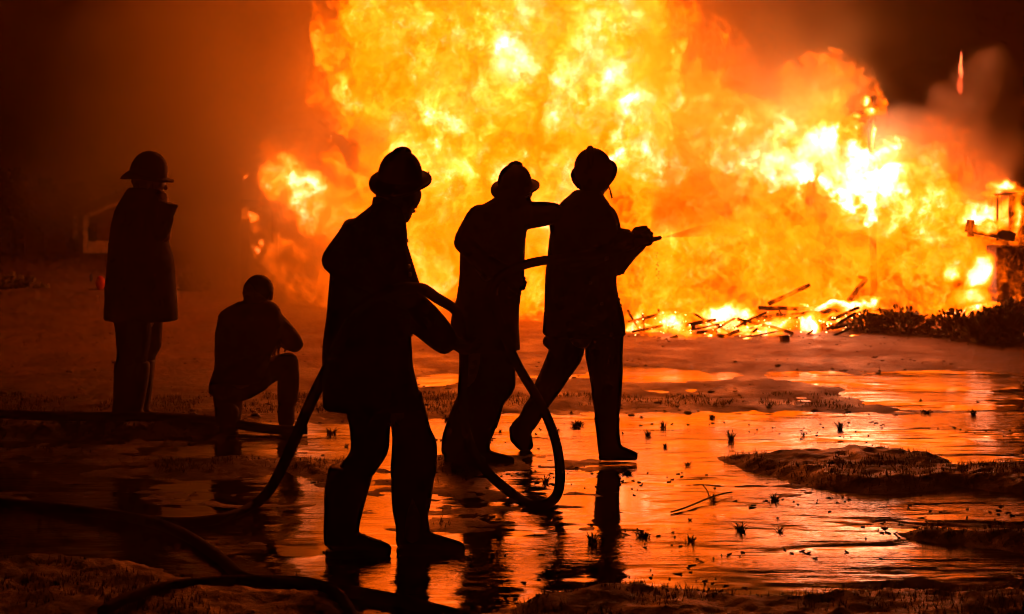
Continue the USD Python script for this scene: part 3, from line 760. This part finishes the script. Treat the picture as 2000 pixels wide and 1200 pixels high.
garment('trousers', [man(loft(Y, [(765, 672, 764, .10, -.02), (800, 677, 764, .10, -.02), (843, 684, 763, .098, -.02), (868, 684, 761, .096, -.02), (884, 680, 757, .094, -.02), (900, 668, 748, .092, -.02), (930, 650, 727, .085, -.02)], fold=.008, seed=2)),
                     man(loft(Y, [(765, 735, 822, .10, .03), (802, 752, 830, .10, .03), (839, 762, 840, .10, .03), (868, 764, 852, .098, .03), (885, 764, 853, .096, .03), (915, 764, 851, .092, .03), (940, 766, 846, .08, .03)], fold=.008, seed=3))], M['trouser'], C, seed=2)
boot(C, Y, [(908, 644, 734, .095, -.02), (930, 639, 728, .09, -.02), (972, 634, 716, .08, -.02), (1000, 634, 709, .07, -.02), (1035, 633, 702, .062, -.02), (1062, 634, 702, .06, -.02)],
     [(655, 1056, -.02, 22), (690, 1058, -.02, 20), (738, 1069, -.01, 14), (753, 1072, 0, 12)], 1085, 4)
boot(C, Y, [(902, 763, 852, .095, .03), (950, 763, 846, .085, .03), (993, 764, 840, .075, .03), (1010, 766, 836, .068, .03), (1035, 771, 839, .062, .03), (1064, 772, 845, .06, .03)],
     [(794, 1058, .03, 22), (830, 1058, .03, 20), (882, 1067, .04, 14), (897, 1070, .05, 12)], 1086, 5)
g = hand(W(800, 586, Y) + [0, -.15, 0], (.75, .1, -.25), (0, .6, -.8), 1.12, .75, thumb=1, extra=.003)
part('glove', smooth_body(g, .012, 2), M['glove'], C, smooth=True)
g = hand(W(866, 666, Y) + [0, .19, 0], (.75, .1, -.5), (-.2, -.3, 1), 1.15, .6, thumb=-1, extra=.003)
part('glove', smooth_body(g, .012, 2), M['glove'], C, smooth=True)
hc = helmet(C, Y, (782, 351), 44, 58, (61, .175), 16, 0, crest=(24, 8), facing=(.55, .83), droop=.025)
part('badge', tm(box((.006, .05, .05), W(835, 351, Y) + [0, .1, .01], bevel=.002)), M['metal'], hc)

# --- D: the middle hose man with an arm on his mate's back
Y = 9.41
D = person('middle firefighter with one arm laid on the back of the nozzle man', (W(940, 0, Y)[0], Y, 0))
part('body', smooth_body(union([head_shape(W(1006, 376, Y) + [0, .02, 0], (.7, .7, -.1), .098), limb(Y, [(1000, 385, .02, 20), (975, 430, 0, 28), (960, 540, 0, 38), (945, 640, 0, 40)]),
     limb(Y, [(1005, 420, .05, 18), (1045, 420, .03, 14), (1080, 418, 0, 11)]), limb(Y, [(930, 425, -.04, 19), (908, 475, -.08, 14), (950, 540, -.18, 10)]),
     limb(Y, [(930, 650, 0, 28), (925, 760, .02, 20), (892, 880, .04, 13)]), limb(Y, [(970, 650, 0, 28), (965, 760, 0, 19), (932, 880, 0, 13)])]), .035, 4), M['skin'], D, smooth=True)
cj = garment('coat', [man(loft(Y, [(382, 968, 1036, .085, .01), (392, 955, 1038, .11, 0), (402, 938, 1040, .14, 0), (416, 920, 1040, .16, 0), (438, 904, 1034, .17, 0), (463, 900, 1028, .175, 0), (500, 899, 1025, .175, 0), (536, 897, 1023.5, .18, 0),
                                        (574, 892, 1017, .185, 0), (600, 886, 1014, .19, 0), (630, 879, 1013, .195, 0), (655, 880, 1014, .195, 0), (684, 890, 1015, .19, 0)], fold=.011, seed=4)),
                       limb(Y, [(938, 428, -.04, 29), (914, 470, -.08, 29), (906, 474, -.1, 21)]), limb(Y, [(906, 474, -.1, 21), (950, 520, -.2, 19), (985, 535, -.22, 18)]),
                       limb(Y, [(1000, 422, .05, 30), (1046, 421, .03, 27), (1082, 417, 0, 21.5)])], M['coat'], D, fold=.007, seed=5)
part('coat_flap', smooth_body(man(loft(Y, [(640, 996, 1013, .05, .05), (668, 1003, 1014.5, .045, .05), (686, 1011, 1015.5, .03, .05)], step=4, fold=.003)), .03, 1), M['coat'], cj, smooth=True)
garment('trousers', [man(loft(Y, [(640, 884, 962, .11, .04), (690, 906, 972, .105, .05), (736, 912, 970, .10, .05), (765, 899, 962, .098, .05), (800, 884, 952, .095, .05), (830, 876, 944, .09, .05)], fold=.009, seed=6)),
                     man(loft(Y, [(640, 930, 1010, .11, 0), (707, 935, 1007, .105, 0), (750, 935, 1008, .10, 0), (770, 932, 1000, .098, 0), (789, 926, 984, .09, 0), (820, 917, 975, .085, 0), (840, 912, 968, .08, 0)], fold=.009, seed=7))], M['trouser'], D, seed=6)
boot(D, Y, [(800, 882, 955, .09, .05), (830, 871, 942, .085, .05), (862, 862, 930, .078, .05), (890, 861, 922, .07, .05)], [(884, 893, .05, 18), (905, 893, .02, 17), (930, 898, -.06, 11), (940, 899, -.08, 9)], 908, 8)
boot(D, Y, [(788, 922, 985, .085, 0), (828, 914, 972, .08, 0), (847, 909, 965, .072, 0), (870, 906, 957, .065, 0), (893, 906, 957, .06, 0)], [(925, 893, 0, 16), (950, 893, 0, 14), (985, 898, -.01, 9.5), (997, 899, -.01, 8)], 908, 9)
g = hand(W(1076, 417, Y) + [0, 0, 0], (.9, .05, -.1), (.1, 1, 0), 1.1, .3, thumb=1, extra=.003)
part('glove', smooth_body(g, .014, 2), M['glove'], D, smooth=True)
g = hand(W(985, 535, Y) + [0, -.22, 0], (.8, .2, -.1), (0, .8, -.5), 1.1, .8, thumb=1, extra=.003)
part('glove', smooth_body(g, .014, 2), M['glove'], D, smooth=True)
helmet(D, Y, (1006, 364), 34, 44, (48, .18), 14, -4, crest=(20, 6), facing=(.6, .8), droop=.03)

# --- E: the nozzle man
Y = 9.5
E = person('firefighter aiming the nozzle at the blaze with head tilted and knee bent', (W(1150, 0, Y)[0], Y, 0))
part('body', smooth_body(union([head_shape(W(1160, 356, Y) + [0, .03, 0], (.45, .85, -.25), .1), limb(Y, [(1155, 370, .02, 20), (1145, 420, 0, 30), (1138, 540, 0, 40), (1140, 640, 0, 42)]),
     limb(Y, [(1185, 420, .05, 18), (1204, 515, .1, 14), (1238, 478, .12, 10)]), limb(Y, [(1100, 420, -.03, 18), (1110, 510, -.08, 14), (1180, 500, -.18, 11)]),
     limb(Y, [(1110, 650, .05, 28), (1072, 750, .2, 19), (1030, 830, .31, 12)]), limb(Y, [(1180, 650, 0, 28), (1184, 760, 0, 20), (1188, 870, 0, 14)])]), .035, 4), M['skin'], E, smooth=True)
cj = garment('coat', [man(loft(Y, [(371, 1122, 1172, .08, .02), (383, 1110, 1178, .11, .01), (394, 1096, 1187, .14, 0), (412, 1084, 1196, .165, 0), (434, 1077, 1203, .175, 0), (462, 1073, 1207, .18, 0), (500, 1069, 1206, .18, 0), (543, 1065, 1205, .185, 0),
                                        (578, 1062.5, 1208, .19, 0), (605, 1061, 1215, .195, 0), (630, 1059.5, 1219, .2, 0), (652, 1059, 1222, .2, 0), (656.5, 1066, 1222, .2, 0)], fold=.011, seed=8)),
                       limb(Y, [(1180, 425, .05, 27), (1200, 500, .09, 24), (1206, 522, .10, 18)]), limb(Y, [(1206, 517, .10, 21), (1226, 490, .11, 21), (1246, 474, .12, 18)]),
                       limb(Y, [(1096, 425, -.04, 26), (1108, 510, -.12, 24), (1110, 514, -.14, 20)]), limb(Y, [(1110, 514, -.14, 20), (1150, 506, -.19, 18), (1186, 492, -.16, 15)])], M['coat'], E, fold=.008, seed=9)
part('cuff', smooth_body(man(loft(Y, [(500, 1206, 1232, .06, .10), (515, 1204, 1223, .06, .10), (538, 1204, 1222, .055, .10)], step=4, n=24, fold=.004)), .03, 1), M['coat'], cj, smooth=True)
for k, (a, b) in enumerate(((1150, 548), (1172, 588), (1208, 585), (1211, 596))):
    part('clasp', tm(box((.02, .02, .016), W(a, b, Y) + [0, -.19 if k < 2 else 0, 0], bevel=.003)), M['metal'], cj)
garment('trousers', [limb(Y, [(1110, 650, .05, 37), (1105, 690, .10, 34), (1078, 742, .18, 27), (1052, 786, .25, 21), (1042, 806, .28, 19)]),
                     man(loft(Y, [(640, 1142, 1219, .12, 0), (692, 1143, 1217.5, .11, 0), (730, 1149, 1216, .10, 0), (765, 1154, 1213, .095, 0), (800, 1160, 1210, .085, 0), (830, 1163, 1208, .08, 0)], fold=.008, seed=11)),
                     ball(W(1078, 700, Y) + [0, .05, 0], .03, 10), ball(W(1076, 668, Y) + [0, .03, 0], .05, 12)], M['trouser'], E, fold=.008, seed=10)
P, R = px(Y, [(1046, 796, .27, 22), (1030, 825, .31, 20)]); P2, R2 = px(Y, [(1016, 838, .33, 20), (1024, 862, .34, 17), (1033, 871, .35, 9)])
bt = part('boot', smooth_body(union([chain(P, R), chain([P[-1]] + P2, [R[-1]] + R2)]), .03, 3), M['rubber'], E, smooth=True)
part('sole', smooth_body(limb(Y, [(1002, 838, .33, 8), (1005, 858, .33, 9), (1018, 873, .34, 8), (1032, 876, .35, 6)]), .03, 1), M['rubber'], bt, smooth=True)
boot(E, Y, [(812, 1159, 1211, .08, 0), (832, 1162, 1209, .078, 0), (850, 1164, 1210, .07, 0), (870, 1166, 1213, .065, 0), (886, 1168, 1215, .06, 0)], [(1184, 882, 0, 16), (1203, 882, 0, 14), (1226, 888, -.01, 9), (1238, 889, -.01, 7.5)], 898, 12)
g = hand(W(1236, 476, Y) + [0, .12, 0], (.86, .1, .42), (.25, -.85, -.3), 1.12, 1.25, spread=.04, thumb=1, extra=.006)
part('glove', smooth_body(g, .014, 2), M['glove'], E, smooth=True)
g = hand(W(1201, 478, Y) + [0, -.12, 0], (.58, .3, .78), (.5, .7, -.3), 1.1, 1.2, spread=.04, thumb=-1, extra=.006)
part('glove', smooth_body(g, .014, 2), M['glove'], E, smooth=True)
he = helmet(E, Y, (1160, 336), 38, 48, (46, .115), 40, -14, crest=(17, 9), facing=(.2, .98), droop=.05)
part('chin_strap', tube(spline([W(1184, 350, Y), W(1190, 366, Y) + [0, .01, 0], W(1196, 388, Y) + [0, .02, 0]], .01), .005, 6), M['coat'], he)

# --- A: the man watching on the left
Y = 10.73
A_ = person('firefighter watching at far left with one hand raised to his mouth', (W(270, 0, Y)[0], Y, 0))
fa = (.97, .2, -.05)
part('body', smooth_body(union([head_shape(W(290, 357, Y), fa, .098), limb(Y, [(280, 375, 0, 17), (275, 420, 0, 24), (275, 520, 0, 34), (268, 620, 0, 36)]),
     limb(Y, [(290, 402, -.05, 16), (322, 462, -.1, 12), (325, 405, -.06, 9)]), limb(Y, [(258, 405, .08, 16), (262, 500, .1, 12), (300, 540, .12, 10)]),
     limb(Y, [(262, 620, -.05, 26), (260, 720, -.05, 14), (254, 815, -.05, 9)]), limb(Y, [(280, 620, .08, 22), (274, 720, .08, 12), (266, 815, .08, 8)]),
     hand(W(326, 404, Y) + [0, -.06, 0], (-.25, 0, 1), (-.8, .4, 0), .95, .9)]), .03, 3), M['skin'], A_, smooth=True)
cj = garment('coat', [man(loft(Y, [(366, 252, 312, .085, 0), (378, 245, 317, .10, 0), (394, 236, 318, .13, 0), (412, 226, 319, .15, 0), (450, 217, 324, .165, 0), (480, 213.5, 330, .17, 0), (500, 211.5, 336, .175, 0), (525, 209, 340, .18, 0),
                                        (560, 206, 343, .185, 0), (600, 205, 345.5, .19, 0), (622, 204, 346.5, .19, 0), (626, 205, 346, .19, 0)], fold=.009, seed=12)),
                       limb(Y, [(285, 405, -.06, 24), (315, 455, -.11, 17)]), limb(Y, [(315, 456, -.11, 17), (324, 425, -.09, 16)])], M['coat'], A_, fold=.006, seed=12)
q = W(330, 404, Y)
R_ = frame((.30, 0, .95), (0, 1, 0))
part('cuff', tm(Manifold.cylinder(.17, .045, .062, 20).transform(np.hstack([np.array([[.954, 0, .30], [0, 1, 0], [-.30, 0, .954]]), (W(321, 444, Y) + [0, -.1, 0])[:, None]]))), M['coat'], cj, smooth=40)
garment('trousers', [man(loft(Y, [(612, 223, 296, .10, -.05), (655, 231, 298, .10, -.05), (695, 232, 291, .09, -.05), (715, 229, 290, .085, -.05)], fold=.008, seed=13)),
                     man(loft(Y, [(612, 250, 311, .10, .08), (650, 254, 310.5, .1, .08), (680, 254, 309, .09, .08), (702, 250, 297, .085, .08), (718, 248, 296, .08, .08)], fold=.008, seed=14))], M['trouser'], A_, seed=13)
boot(A_, Y, [(704, 227, 294, .085, -.05), (712, 226, 296, .085, -.05), (760, 225, 290, .078, -.05), (802, 222, 282, .07, -.05), (822, 219, 280, .068, -.05)], [(240, 816, -.05, 18), (262, 816, -.05, 17), (292, 822, -.05, 11), (305, 824, -.05, 9)], 833, 15)
boot(A_, Y, [(704, 246, 298, .085, .08), (760, 244, 293, .078, .08), (802, 240, 288, .07, .08), (820, 240, 290, .065, .08)], [(258, 816, .08, 16), (285, 814, .08, 15), (312, 820, .08, 9.5), (325, 822, .08, 7.5)], 831, 16)
helmet(A_, Y, (289, 344), 37, 49, (51, .15), 2, 12, crest=None, facing=(.98, .2), droop=.045, dep=.92)

# --- B: the crouching man
Y = 10.55
B_ = person('bareheaded man in a plain shirt crouching with an elbow on his knee', (W(480, 0, Y)[0], Y, 0))
bd = part('body', smooth_body(union([head_shape(W(505, 574, Y) + [0, .0, 0], (.3, .95, -.15), .098), limb(Y, [(500, 588, 0, 20), (490, 620, 0, 34), (478, 690, -.02, 38), (468, 740, -.04, 38)]),
     limb(Y, [(530, 622, .02, 15), (574, 670, .12, 12), (562, 670, .30, 10), (554, 668, .38, 9)]), limb(Y, [(440, 622, .0, 15), (432, 690, .08, 12), (450, 700, .3, 10)]),
     limb(Y, [(500, 740, 0, 26), (566, 706, .25, 17), (563, 775, .18, 13), (560, 820, .16, 11)]), limb(Y, [(450, 745, 0, 26), (448, 735, .3, 17), (448, 800, .02, 9), (448, 815, -.03, 8)]),
     ball(W(477, 572, Y) + [0, .02, 0], (.014, .02, .03), 10), hand(W(554, 668, Y + .38), (-.5, .5, -.3), (0, 0, -1), 1.0, .5)]), .03, 3), M['skin'], B_, smooth=True)
part('hair', smooth_body(hull([W(506, 568, Y) + [0, -.015, .012], W(506, 570, Y) + [0, .03, .015]], [.094, .09], 20).trim_by_plane((0, -.35, .94), float(np.dot((0, -.35, .94), W(506, 577, Y)))), .02, 1), M['hair'], bd, smooth=True)
garment('shirt', [man(loft(Y, [(588, 468, 528, .07, 0), (594, 458, 538, .09, 0), (602, 440, 546, .11, 0), (615, 428, 550, .13, 0), (635, 424, 553, .14, 0), (658, 422.5, 548, .145, -.01), (685, 422.5, 534, .145, -.02), (710, 422, 524, .145, -.03),
                                    (730, 417, 520, .14, -.04), (745, 412, 516, .13, -.05)], fold=.012, seed=17)),
                  limb(Y, [(528, 625, .02, 23), (556, 648, .08, 20), (576, 672, .13, 18)]), limb(Y, [(576, 672, .13, 18), (566, 670, .26, 15), (556, 668, .36, 13)]),
                  limb(Y, [(440, 622, .02, 16), (432, 690, .08, 14), (450, 700, .28, 12)])], M['shirt'], B_, fold=.007, seed=17)
garment('trousers', [limb(Y, [(468, 746, -.03, 40), (500, 738, 0, 31)]), limb(Y, [(440, 752, -.03, 32), (452, 757, -.02, 26)]), limb(Y, [(495, 738, 0, 30), (563, 708, .24, 20)]), limb(Y, [(563, 708, .24, 20), (564, 740, .2, 22), (562, 772, .18, 20.5), (561, 785, .17, 19)]),
                     limb(Y, [(452, 750, 0, 26), (450, 735, .3, 24)]), limb(Y, [(446, 748, .12, 30), (446, 782, .04, 29), (446, 812, -.02, 26)]), ball(W(424, 760, Y) + [0, -.04, 0], .05, 12)], M['trouser'], B_, edge=.03, fold=.008, seed=18)
for (foot, sy_, sd) in (([(559, 800, .16, 17), (559, 822, .14, 16), (560, 826, .32, 11)], 836, 19), ([(446, 806, -.04, 22), (446, 822, -.05, 20), (454, 827, .12, 13)], 839, 20)):
    P, R = px(Y, foot)
    b = part('boot', smooth_body(hull(P, R, 14), .03, 2), M['rubber'], B_, smooth=True)
    z = W(0, sy_, Y)[2]
    part('sole', tm(hull([np.array([p[0], p[1], z + .014]) for p in P[1:]], [r * .95 for r in R[1:]], 14).trim_by_plane((0, 0, -1), -(z + .03)).trim_by_plane((0, 0, 1), z)), M['rubber'], b, smooth=30)


# ------------------------------------------------------------------ hoses
def on_ground(pxy, r, lift=0.0):
    g_ = G(*pxy)
    return np.array([g_[0], g_[1], max(land_at(g_[0], g_[1]), 0.0) + r * .8 + lift])


r = .026
main = [on_ground(p, r) for p in ((-260, 975), (-80, 985), (80, 998), (230, 1016), (340, 1030), (430, 1022), (500, 992))] + [
    W(545, 925, 7.75), W(577, 855, 7.55), W(612, 775, 7.38), W(645, 708, 7.2), W(680, 640, 7.02), W(740, 580, 6.98), W(800, 563, 7.10), W(845, 577, 7.6), W(885, 602, 8.3), W(900, 640, 8.75),
    W(906, 700, 8.85), W(903, 770, 8.75), W(912, 850, 8.55), W(948, 918, 8.35), on_ground((1000, 972), r), on_ground((1052, 996), r), W(1087, 968, 8.35), W(1093, 910, 8.5), W(1080, 845, 8.75), W(1048, 775, 9.0),
    W(1012, 715, 9.15), W(980, 640, 9.13), W(968, 552, 9.1), W(1022, 518, 9.13), W(1072, 508, 9.2), W(1130, 502, 9.22), W(1185, 492, 9.28), W(1232, 477, 9.55)]
hs = thing('fire_hose', 'fire hose running from the ground through the three men to the nozzle', 'hose', (0, 0, 0))
hp = spline(main, .03)
part('hose_line', tube(hp, r, 14), M['hose'], hs, smooth=True)
a, b = W(1236, 476, 9.56), W(1289, 465, 9.62)
nz = union([chain([a - (b - a) * .35, a + (b - a) * .1], [.027, .027]), chain([a, a + (b - a) * .5], [.024, .017]), chain([a + (b - a) * .4, b], [.019, .012])])
part('nozzle', tm(nz), M['metal'], hs, smooth=40)
part('coupling', tm(Manifold.cylinder(.05, .034, .034, 20, True).transform(np.hstack([frame(b - a)[:, [1, 2, 0]], (a - (b - a) * .15)[:, None]]))), M['metal'], hs, smooth=30)

h2 = part('ground_hose', tube(spline([on_ground(p, .026) for p in ((255, 1020), (340, 1044), (400, 1078), (448, 1116), (490, 1143), (560, 1150), (640, 1160), (760, 1180), (900, 1215), (1050, 1260))], .04), .026, 12), M['hose'], smooth=True,
          label='second hose snaking over the mud in front of the nearest man', category='hose')
h3 = part('ground_hose', tube(spline([on_ground(p, .03, .01) for p in ((-200, 838), (0, 840), (150, 845), (300, 846), (420, 842), (520, 848), (600, 850))], .05), .03, 12), M['hose'], smooth=True,
          label='straight dark hose lying along the ground at the feet of the watching man', category='hose')
h4 = part('ground_hose', tube(spline([on_ground(p, .03) for p in ((200, 1230), (310, 1180), (430, 1152), (540, 1146), (610, 1152), (660, 1175), (690, 1230))], .04), .023, 12), M['hose'], smooth=True,
          label='thick hose bend lying in the nearest corner of the mud at the bottom', category='hose')

# spray at the nozzle
ap = W(1270, 463, 9.6)


def mist(name, tip, axis, L, half, k, parent, col):
    ax = np.array(axis, float); ax /= np.linalg.norm(ax)
    mt = usdkit.material(stage, f'/World/Looks/{name}_drops', {
        "g": ("geometry", {}), "s": ("vector_math", {"math_type": "subtract", "vector2": tuple(tip)}), "l": ("vector_math", {"math_type": "length"}),
        "i": ("math", {"math_type": "divide", "value1": k}), "f": ("map_range", {"from_min": 0.0, "from_max": L, "to_min": 1.0, "to_max": 0.0, "clamp": True}), "mi": ("math", {"math_type": "minimum", "value2": k / .07}),
        "n": ("noise_texture", {"scale": 6.0, "detail": 3.0}), "nr": ("map_range", {"from_min": .3, "from_max": .7, "to_min": .4, "to_max": 1.6, "clamp": True}),
        "u": ("vector_math", {"math_type": "normalize"}), "dt": ("vector_math", {"math_type": "dot_product", "vector2": tuple(ax)}), "e": ("map_range", {"range_type": "smoothstep", "from_min": math.cos(half), "from_max": math.cos(half * .72), "to_min": 0.0, "to_max": 1.0, "clamp": True}),
        "a": ("math", {"math_type": "multiply"}), "b": ("math", {"math_type": "multiply"}), "c": ("math", {"math_type": "multiply"}), "p": ("principled_volume", {"color": col, "anisotropy": .3})},
        [("g.position", "s.vector1"), ("s.vector", "l.vector1"), ("l.value", "i.value2"), ("i.value", "mi.value1"), ("l.value", "f.value"), ("g.position", "n.vector"), ("n.fac", "nr.value"),
         ("mi.value", "a.value1"), ("f.result", "a.value2"), ("a.value", "b.value1"), ("nr.result", "b.value2"), ("s.vector", "u.vector1"), ("u.vector", "dt.vector1"), ("dt.value", "e.value"), ("b.value", "c.value1"), ("e.result", "c.value2"), ("c.value", "p.density")], volume="p.volume")
    R3 = frame(ax)[:, [1, 2, 0]]
    co = Manifold.cylinder(L, .006, L * math.tan(half), 28).transform(np.hstack([R3, np.asarray(tip)[:, None]]))
    return part(name, tm(co), mt, parent, smooth=False)


sp = thing('water_spray', 'fan of water mist and thin jet leaving the nozzle', 'spray', ap, kind='stuff')
mist('mist_fan', ap, (.60, .3, .62), 1.15, .74, .75, sp, (.3, .27, .24))
mist('jet', W(1288, 465, 9.62), (.97, .35, .14), .40, .15, 5.0, sp, (.16, .14, .12))
dr = [tm(ball(W(1285 + random.uniform(-3, 3), y + random.uniform(-2, 2), 9.6), random.uniform(.002, .004), 8)) for y in range(496, 545, 4)]
part('droplets', trimesh.util.concatenate(dr), M['darkpane'], sp, smooth=True, kind='stuff')


# ------------------------------------------------------------------ grass tufts, litter, sparks
def tuft_mesh(n, h, seed, lay=.5):
    g = np.random.default_rng(seed); V, Fc = [], []
    for k in range(n):
        a = g.uniform(0, 2 * math.pi); L = h * g.uniform(.5, 1.25); le = g.uniform(.2, 1.0) * lay + .05
        w = .0035 * g.uniform(.7, 1.4); d = np.array([math.cos(a), math.sin(a), 0]); s = np.array([-d[1], d[0], 0]) * w
        o = d * g.uniform(0, .02); b = len(V)
        for t in (0, .4, .75):
            c = o + d * L * le * t * t * 1.3 + np.array([0, 0, L * t * (1 - .35 * le * t)])
            V += [c - s * (1 - t * .7), c + s * (1 - t * .7)]
        V.append(o + d * L * le * 1.35 + np.array([0, 0, L * (1 - .45 * le)]))
        Fc += [(b, b + 1, b + 3), (b, b + 3, b + 2), (b + 2, b + 3, b + 5), (b + 2, b + 5, b + 4), (b + 4, b + 5, b + 6)]
    return np.array(V), np.array(Fc)


TUFTS = [(1295, 828, 1.5), (1265, 848, 1.4), (1428, 862, 1.5), (1640, 845, 1.3), (1393, 820, .9), (1320, 797, .9), (1504, 792, 1.2), (1250, 540 + 270, .8), (1118, 808, 1.2), (1125, 838, 1.1), (650, 852, 1.5), (672, 874, .9), (981, 838, 1.0),
         (1060, 937, 1.1), (1088, 842, .9), (1235, 893, 1.2), (1305, 880, .9), (1337, 912, 1.1), (1518, 976, 1.4), (1250, 1043, 1.5), (1355, 1055, 1.5), (1440, 1038, 1.2), (1530, 1045, 1.4), (1340, 1022, .9), (1232, 925, .8),
         (1150, 1055, 1.3), (1400, 972, 1.2), (1510, 1012, .8), (1910, 815, 1.2), (1800, 812, .8), (1060, 800, .8), (1790, 780, .8), (880, 815, 1.0), (800, 840, .8), (1180, 815, .8), (1560, 855, .8), (1920, 790, .7)]
protos = []
TUFTS = [(x + 9 * math.sin(3.1 * k), y + 6 * math.cos(5.3 * k), s * (.55 + .75 * abs(math.sin(2.3 * k + .4)))) for k, (x, y, s) in enumerate(TUFTS)]
LB = 'small dark grass tuft sticking out of the flooded mud'
for k, (x, y, s) in enumerate(TUFTS):
    g_ = G(x, y)
    loc = (g_[0], g_[1], max(land_at(g_[0], g_[1]), 0) - .004)
    if k < 5:
        t = thing('grass_tuft', LB, 'grass tuft', loc, group='grass tufts in the flooded mud')
        part('blades', tuft_mesh(26 + 6 * k, .040 * s, 100 + k, lay=.5 + .1 * k), M['grass'], t, smooth=False, local=True)
        protos.append(t)
    else:
        src = protos[k % 5]; s0 = TUFTS[k % 5][2]
        copy_of(src.GetPath(), 'grass_tuft', loc, rz=(k * 77) % 360, label=LB, category='grass tuft', group='grass tufts in the flooded mud', scale=(s / s0, s / s0, s / s0 * random.uniform(.4, .95)))

# short grass over the raised islands and shores, one mass
GV, GF_, nb = [], [], 0
g = np.random.default_rng(77)
cand = np.column_stack([g.uniform(-4.0, 4.0, 90000), 5.9 + 6.2 * g.random(90000) ** 1.0])
hz_ = land(cand[:, 0].copy()[None], cand[:, 1].copy()[None])[0]
clump = meshkit.fbm(np.column_stack([cand * 3.0, np.zeros(len(cand))]), 3, 41)
ok = (hz_ > .008) & (clump > .47)
cand, hz_ = cand[ok][:26000], hz_[ok][:26000]
n = len(cand); a = g.uniform(0, 2 * math.pi, n); L = g.uniform(.012, .038, n); dx = np.column_stack([np.cos(a), np.sin(a), np.zeros(n)])
o = np.column_stack([cand, hz_ - .003]); s = np.column_stack([-np.sin(a), np.cos(a), np.zeros(n)]) * .003
tip = o + dx * (L * g.uniform(.1, .9, n))[:, None] + np.column_stack([np.zeros(n), np.zeros(n), L])
V = np.stack([o - s, o + s, tip], 1).reshape(-1, 3)
part('short_grass', (V, np.arange(3 * n).reshape(-1, 3)), M['grass'], smooth=False, label='short dark grass on the raised mud around the puddles', category='grass', kind='stuff')

# straw, leaves and twigs floating in the puddles, one mass
LVs = []
for k in range(1500):
    x, y = g.uniform(560, 1980), g.uniform(825, 1190)
    q = G(x, y); hgt = land_at(q[0], q[1])
    if hgt > .02 or meshkit.fbm(np.array([[q[0] * 1.6, q[1] * 2.2, 3.0]]), 3, 61)[0] < .56:
        continue
    L = g.uniform(.005, .03) * (1.6 if g.random() < .1 else 1); w = g.uniform(.002, .008); an = g.normal(0, .9)
    LVs.append(tm(box((L, w, .005), (q[0], q[1], max(hgt, 0) + .002), trimesh.transformations.euler_matrix(0, g.normal(0, .15), an)[:3, :3])))
part('floating_litter', trimesh.util.concatenate(LVs), M['litter'], smooth=False, label='straw and leaf scraps floating in the puddles', category='litter', kind='stuff')
CL = []
ico = trimesh.creation.icosphere(1, 1.0)
for k in range(2600):
    Yc = 10.3 + 7.2 * g.random() ** 1.3; xc = g.uniform(-.36, .36) * Yc; hh = land_at(xc, Yc)
    if hh < -.004 or meshkit.fbm(np.array([[xc * 1.2, Yc * 1.6, 8.0]]), 3, 71)[0] < .47:
        continue
    v = ico.vertices * (1 + .5 * (meshkit.noise(ico.vertices * 1.7 + k * 3.3, 5)[:, None] - .5)) * np.array([1, 1, .55]) * g.uniform(.004, .016) * (2.0 if g.random() < .08 else 1)
    CL.append(trimesh.Trimesh(v + [xc, Yc, hh], ico.faces, process=False))
part('mud_clods', trimesh.util.concatenate(CL), mud_m, smooth=True, label='small clods of earth strewn over the muddy ground before the fire', category='clods', kind='stuff')
tw = thing('twig', 'forked twig lying in the puddle left of the mud island', 'twig', G(1380, 985))
part('stem', tube(spline([G(1310, 1003) + [0, 0, .006], G(1350, 992) + [0, 0, .012], G(1390, 978) + [0, 0, .018], G(1430, 966) + [0, 0, .012]], .02), .004, 6), M['litter'], tw)
part('fork', tube(spline([G(1385, 979) + [0, 0, .018], G(1380, 972) + [0, 0, .04], G(1372, 968) + [0, 0, .055]], .02), .003, 6), M['litter'], tw)
sk = []
for k in range(130):
    x = g.uniform(1225, 1680); y = g.normal(640, 16)
    sk.append(tm(ball(W(x, min(max(y, 600), 676), g.uniform(15.3, 15.8)), g.uniform(.002, .0055), 6)))
part('embers', trimesh.util.concatenate(sk), spark_m, smooth=True, label='glowing embers scattered through the ember bed', category='embers', kind='stuff')

# ------------------------------------------------------------------ smoky air
hz_m = usdkit.material(stage, '/World/Looks/smoky_air', {"p": ("principled_volume", {"color": (.95, .65, .35), "density": .0045, "anisotropy": .5})}, [], volume="p.volume")
part('haze', tm(Manifold.cube((560, 520, 16.0), True).translate((0, 70, 3.5))), hz_m, kind='stuff', label='thin smoky air over the whole ground', category='haze')
for p in stage.GetPrimAtPath('/World').GetChildren():
    p.ClearCustomDataByKey('base')
